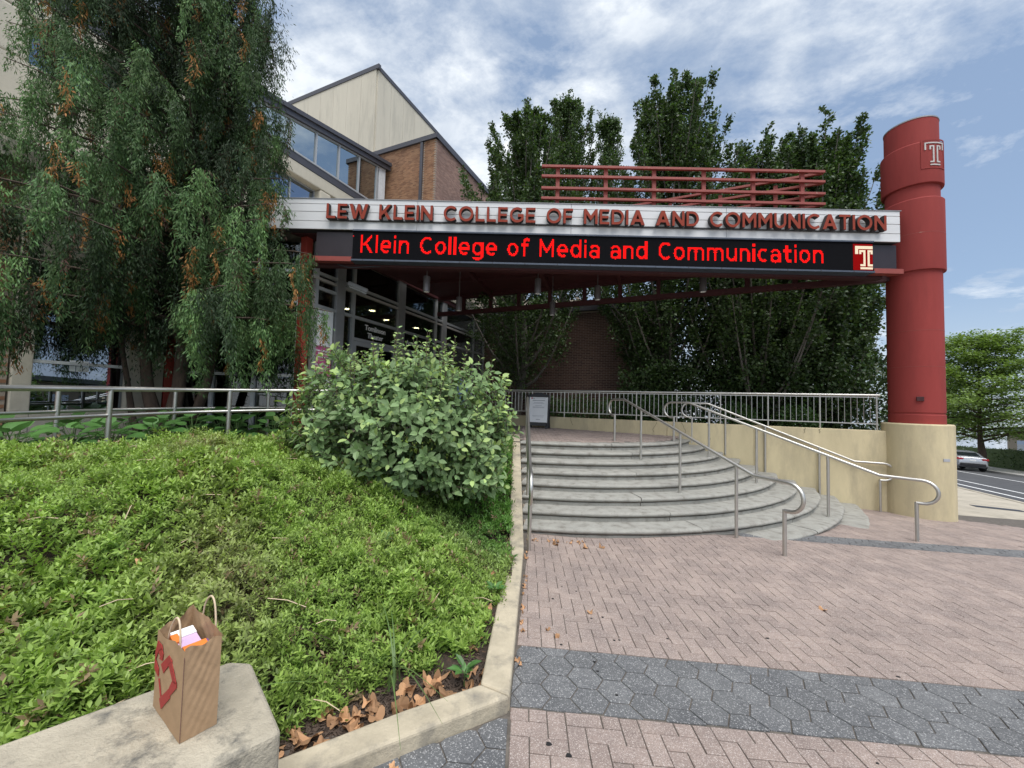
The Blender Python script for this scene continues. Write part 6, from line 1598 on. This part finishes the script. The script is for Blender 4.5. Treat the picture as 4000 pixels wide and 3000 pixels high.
# street tree
def street_tree(a, b, h, rad, seed, label, nleaf):
    rr = random.Random(seed); rg = np.random.default_rng(seed); p0 = GW(a, b, .03); t = thing('street_tree', label, 'tree', tuple(p0))
    wood = MB(); limb(wood, [p0+np.array((0, 0, -.2)), p0+np.array((.1, 0, 1.2)), p0+np.array((-.05, 0, 2.6)), p0+np.array((0, 0, h*.7))], .34, .06, 10); P = []
    for i in range(46):
        f = (i+.5)/46; az = i*2.4; z0 = 2.1+(h*.70)*f; e_ = rad*(1-.75*f**1.6)*rr.uniform(.75, 1.08)
        pts = [p0+np.array((math.cos(az)*e_*q, math.sin(az)*e_*q, z0+.9*q**.8*rr.uniform(.3, 1.3)+.5*(1-f)*q)) for q in np.linspace(0, 1, 7)]
        limb(wood, pts, .09*(1.1-f), .012, 5); m = int(nleaf/46); u = rg.random(m)**.6*5.99; i0 = u.astype(int); q = np.array(pts)[i0]+(np.array(pts)[i0+1]-np.array(pts)[i0])*(u-i0)[:, None]
        nc = 8; cc = rg.normal(0, 1, (nc, 3))*np.array((.5, .5, .22)); ci = rg.integers(0, nc, m); P.append(q+cc[ci]+rg.normal(0, 1, (m, 3))*np.array((.30, .30, .13)))
    P = np.concatenate(P); n = len(P); D = unit(rg.normal(0, 1, (n, 3))*np.array((1, 1, .35))); N_ = rg.normal(0, .35, (n, 3))+np.array((0, 0, 1)); L = rg.uniform(.16, .28, n); V, F = leaves(LEAF4, P, D, N_, L, L*.6)
    wood.build('trunk', 'bark', t, True, angle=60); np_mesh('crown', V, F, 'leaf', np.repeat(np.array((.165, .245, .062))*(.65+.7*rg.random((n, 1))), 4, 0), t)
ta = near_dir(1.20, 10.6)
street_tree(ta, 10.6, 11.6, 7.2, 3, 'broad light-green street tree over the parked car', 44000)
street_tree(ta+22, 15.5, 11, 6, 6, 'bright green tree glimpsed left of the column, far up the street', 11000)
street_tree(ta+8, 24, 10, 6, 8, 'darker tree beyond the hedge across the street', 12000)
street_tree(ta-12, 26, 11, 7, 9, 'wide tree beyond the hedge at the right edge', 12000)
street_tree(ta+34, 20, 13, 8, 10, 'far green tree up the street seen behind the railing', 12000)
# hedge
hg = thing('hedge', 'long clipped dark green hedge across the street', 'hedge', tuple(GW(ta, 15.2)))
n = 16000; a_ = rng.uniform(-18, 45, n)+ta; b_ = rng.uniform(13.4, 15.0, n); zz = rng.random(n)*1.75
sel = (b_ < 13.75) | (zz > 1.45); a_, b_, zz = a_[sel], b_[sel], zz[sel]; n = len(a_)
P = np.array([GW(a, b, z) for a, b, z in zip(a_, b_, zz)])+rng.normal(0, .05, (n, 3)); L = rng.uniform(.10, .2, n); V, F = leaves(LEAF4, P, rng.normal(0, 1, (n, 3)), rng.normal(0, .6, (n, 3))+np.array((0, 0, 1)), L, L*.6)
stuff(np_mesh('foliage', V, F, 'leaf', np.repeat(rcol(n, (.045, .085, .025), .35), 4, 0), hg))
mb = MB(); q = [GW(ta-18, 13.7), GW(ta+45, 13.7), GW(ta+45, 14.8), GW(ta-18, 14.8)]; mb.prism([tuple(p[:2]) for p in q], lambda x, y: gz(x, y)-.2, lambda x, y: gz(x, y)+1.55); mb.build('inner_mass', 'leaf_core' if 'leaf_core' in MATS else 'grass_ground', hg)
# pale stone gate pillars and low building behind the hedge
for i, (da, lb) in enumerate(((-6.5, 'pale stone gate pillar right of the street tree trunk'), (-9.0, 'pale stone gate pillar nearest the right edge'))):
    t = thing('gate_pillar', lb, 'pillar', tuple(GW(ta+da, 18.5))); c = GW(ta+da, 18.5)
    MB().box(c+np.array((0, 0, 1.5)), (1.0, 1.0, 3.4), sdW, snW).build('shaft', 'stone_pale', t, bevel=.03); MB().box(c+np.array((0, 0, 3.3)), (1.25, 1.25, .25), sdW, snW).build('cap', 'stone_pale', t, bevel=.03)
fb = thing('low_building', 'low far building with a long roof beyond the hedge', 'building', tuple(GW(ta+2, 34)))
c = GW(ta+2, 36); MB().box(c+np.array((0, 0, 2.2)), (90, 8, 4.8), sdW, snW).build('wall', 'far_wall', fb)
MB().box(c+np.array((0, 0, 4.9)), (92, 10, .5), sdW, snW).build('roof', 'far_roof', fb)
for k in range(-16, 17): MB().box(c+sdW*k*2.6-snW*4.02+np.array((0, 0, 2.3)), (1.7, .08, 1.9), sdW, snW).build('window', 'dark_glass', fb)

# parked car: nose away, tail to the right
def car(a, b, label):
    o0 = GW(a, b, -.05); t = thing('parked_car', label, 'car', tuple(o0)); up = np.array((0, 0, 1.0))
    def cp(l, w, z): return o0+sdW*l+snW*w+up*z
    # stations from tail (l = 0) to nose (l = 4.6): half width, bottom, shoulder, and roof line
    stn = [(0.0, .70, .42, .80, .84), (.10, .80, .32, .95, 1.00), (.45, .88, .25, .98, 1.06), (.95, .90, .22, .97, 1.34), (1.6, .90, .22, .95, 1.47), (2.3, .90, .22, .94, 1.48), (2.9, .90, .22, .93, 1.36), (3.4, .90, .22, .92, 1.02), (4.0, .88, .25, .85, .90), (4.45, .80, .32, .74, .78), (4.6, .66, .42, .62, .66)]
    vs = []; k = 10
    for l, hw, zb_, zs, zr in stn:
        rw = hw*(.72 if zr > zs+.15 else .86)
        for w, z in ((-hw*.85, zb_), (-hw, zb_+.12), (-hw, zs-.12), (-hw*.97, zs), (-rw, zr-.03), (-rw*.6, zr), (rw*.6, zr), (rw, zr-.03), (hw*.97, zs), (hw, zs-.12), (hw, zb_+.12), (hw*.85, zb_)): vs.append(cp(l, w, z))
    k = 12; m = len(stn)
    fs = [(i*k+j, i*k+(j+1) % k, (i+1)*k+(j+1) % k, (i+1)*k+j) for i in range(m-1) for j in range(k)]+[tuple(range(k)), tuple((m-1)*k+j for j in range(k))]
    MB().add(vs, fs).build('body', 'car_paint', t, True, angle=35)
    MB().pushed([cp(.50, -.58, 1.075), cp(.50, .58, 1.075), cp(.93, .52, 1.33), cp(.93, -.52, 1.33)], tuple(up*.012-sdW*.012)).build('rear_window', 'car_glass', t)
    for s_ in (-1, 1):
        for l0, l1, r0, r1 in ((.95, 1.65, 1.30, 1.42), (1.75, 2.75, 1.42, 1.36)):
            MB().pushed([cp(l0-.12 if l0 < 1 else l0, s_*.885, .99), cp(l1, s_*.885, .98), cp(l1-(.0 if l0 < 1 else .25), s_*.70, r1), cp(l0+.05, s_*.70, r0)], snW*s_*.02).build('side_window', 'car_glass', t)
        MB().box(cp(.06, s_*.64, .88), (.14, .34, .15), sdW, snW).build('tail_light', 'tail_light', t, bevel=.02)
        MB().box(cp(4.5, s_*.58, .68), (.14, .30, .12), sdW, snW).build('headlight', 'paper_white', t, bevel=.02)
        for l in (.85, 3.65):
            w = MB(); pp = []
            for r_, ww in ((.16, .0), (.30, .0), (.33, .04), (.33, .18), (.30, .22), (.16, .22)):
                for q in range(20):
                    an_ = 2*math.pi*q/20; pp.append(cp(l+r_*math.cos(an_), s_*(.92-ww), .33+r_*math.sin(an_)))
            w.add(pp, [(i*20+q, i*20+(q+1) % 20, (i+1)*20+(q+1) % 20, (i+1)*20+q) for i in range(5) for q in range(20)]); wo_ = w.build('wheel', 'tyre', t, True)
            rm = MB(); pp = [cp(l+.2*math.cos(q*math.pi/8), s_*.90, .33+.2*math.sin(q*math.pi/8)) for q in range(16)]; rm.pushed(pp, -snW*s_*.05); r_o = rm.build('rim', 'aluminium', None); r_o.parent = wo_
    MB().box(cp(-.01, 0, .47), (.10, 1.3, .22), sdW, snW).build('rear_bumper', 'black_plastic', t, bevel=.03)
    MB().box(cp(.02, 0, .79), (.06, .32, .12), sdW, snW).build('number_plate', 'paper_white', t)
    MB().tube([cp(.03, -.5, .95), cp(.03, .5, .95)], .012, 6).build('trim_strip', 'aluminium', t)
car(near_dir(1.178, 8.1), 8.1, 'silver car parked across the street, its rear showing right of the column')

bpy.context.view_layer.update()
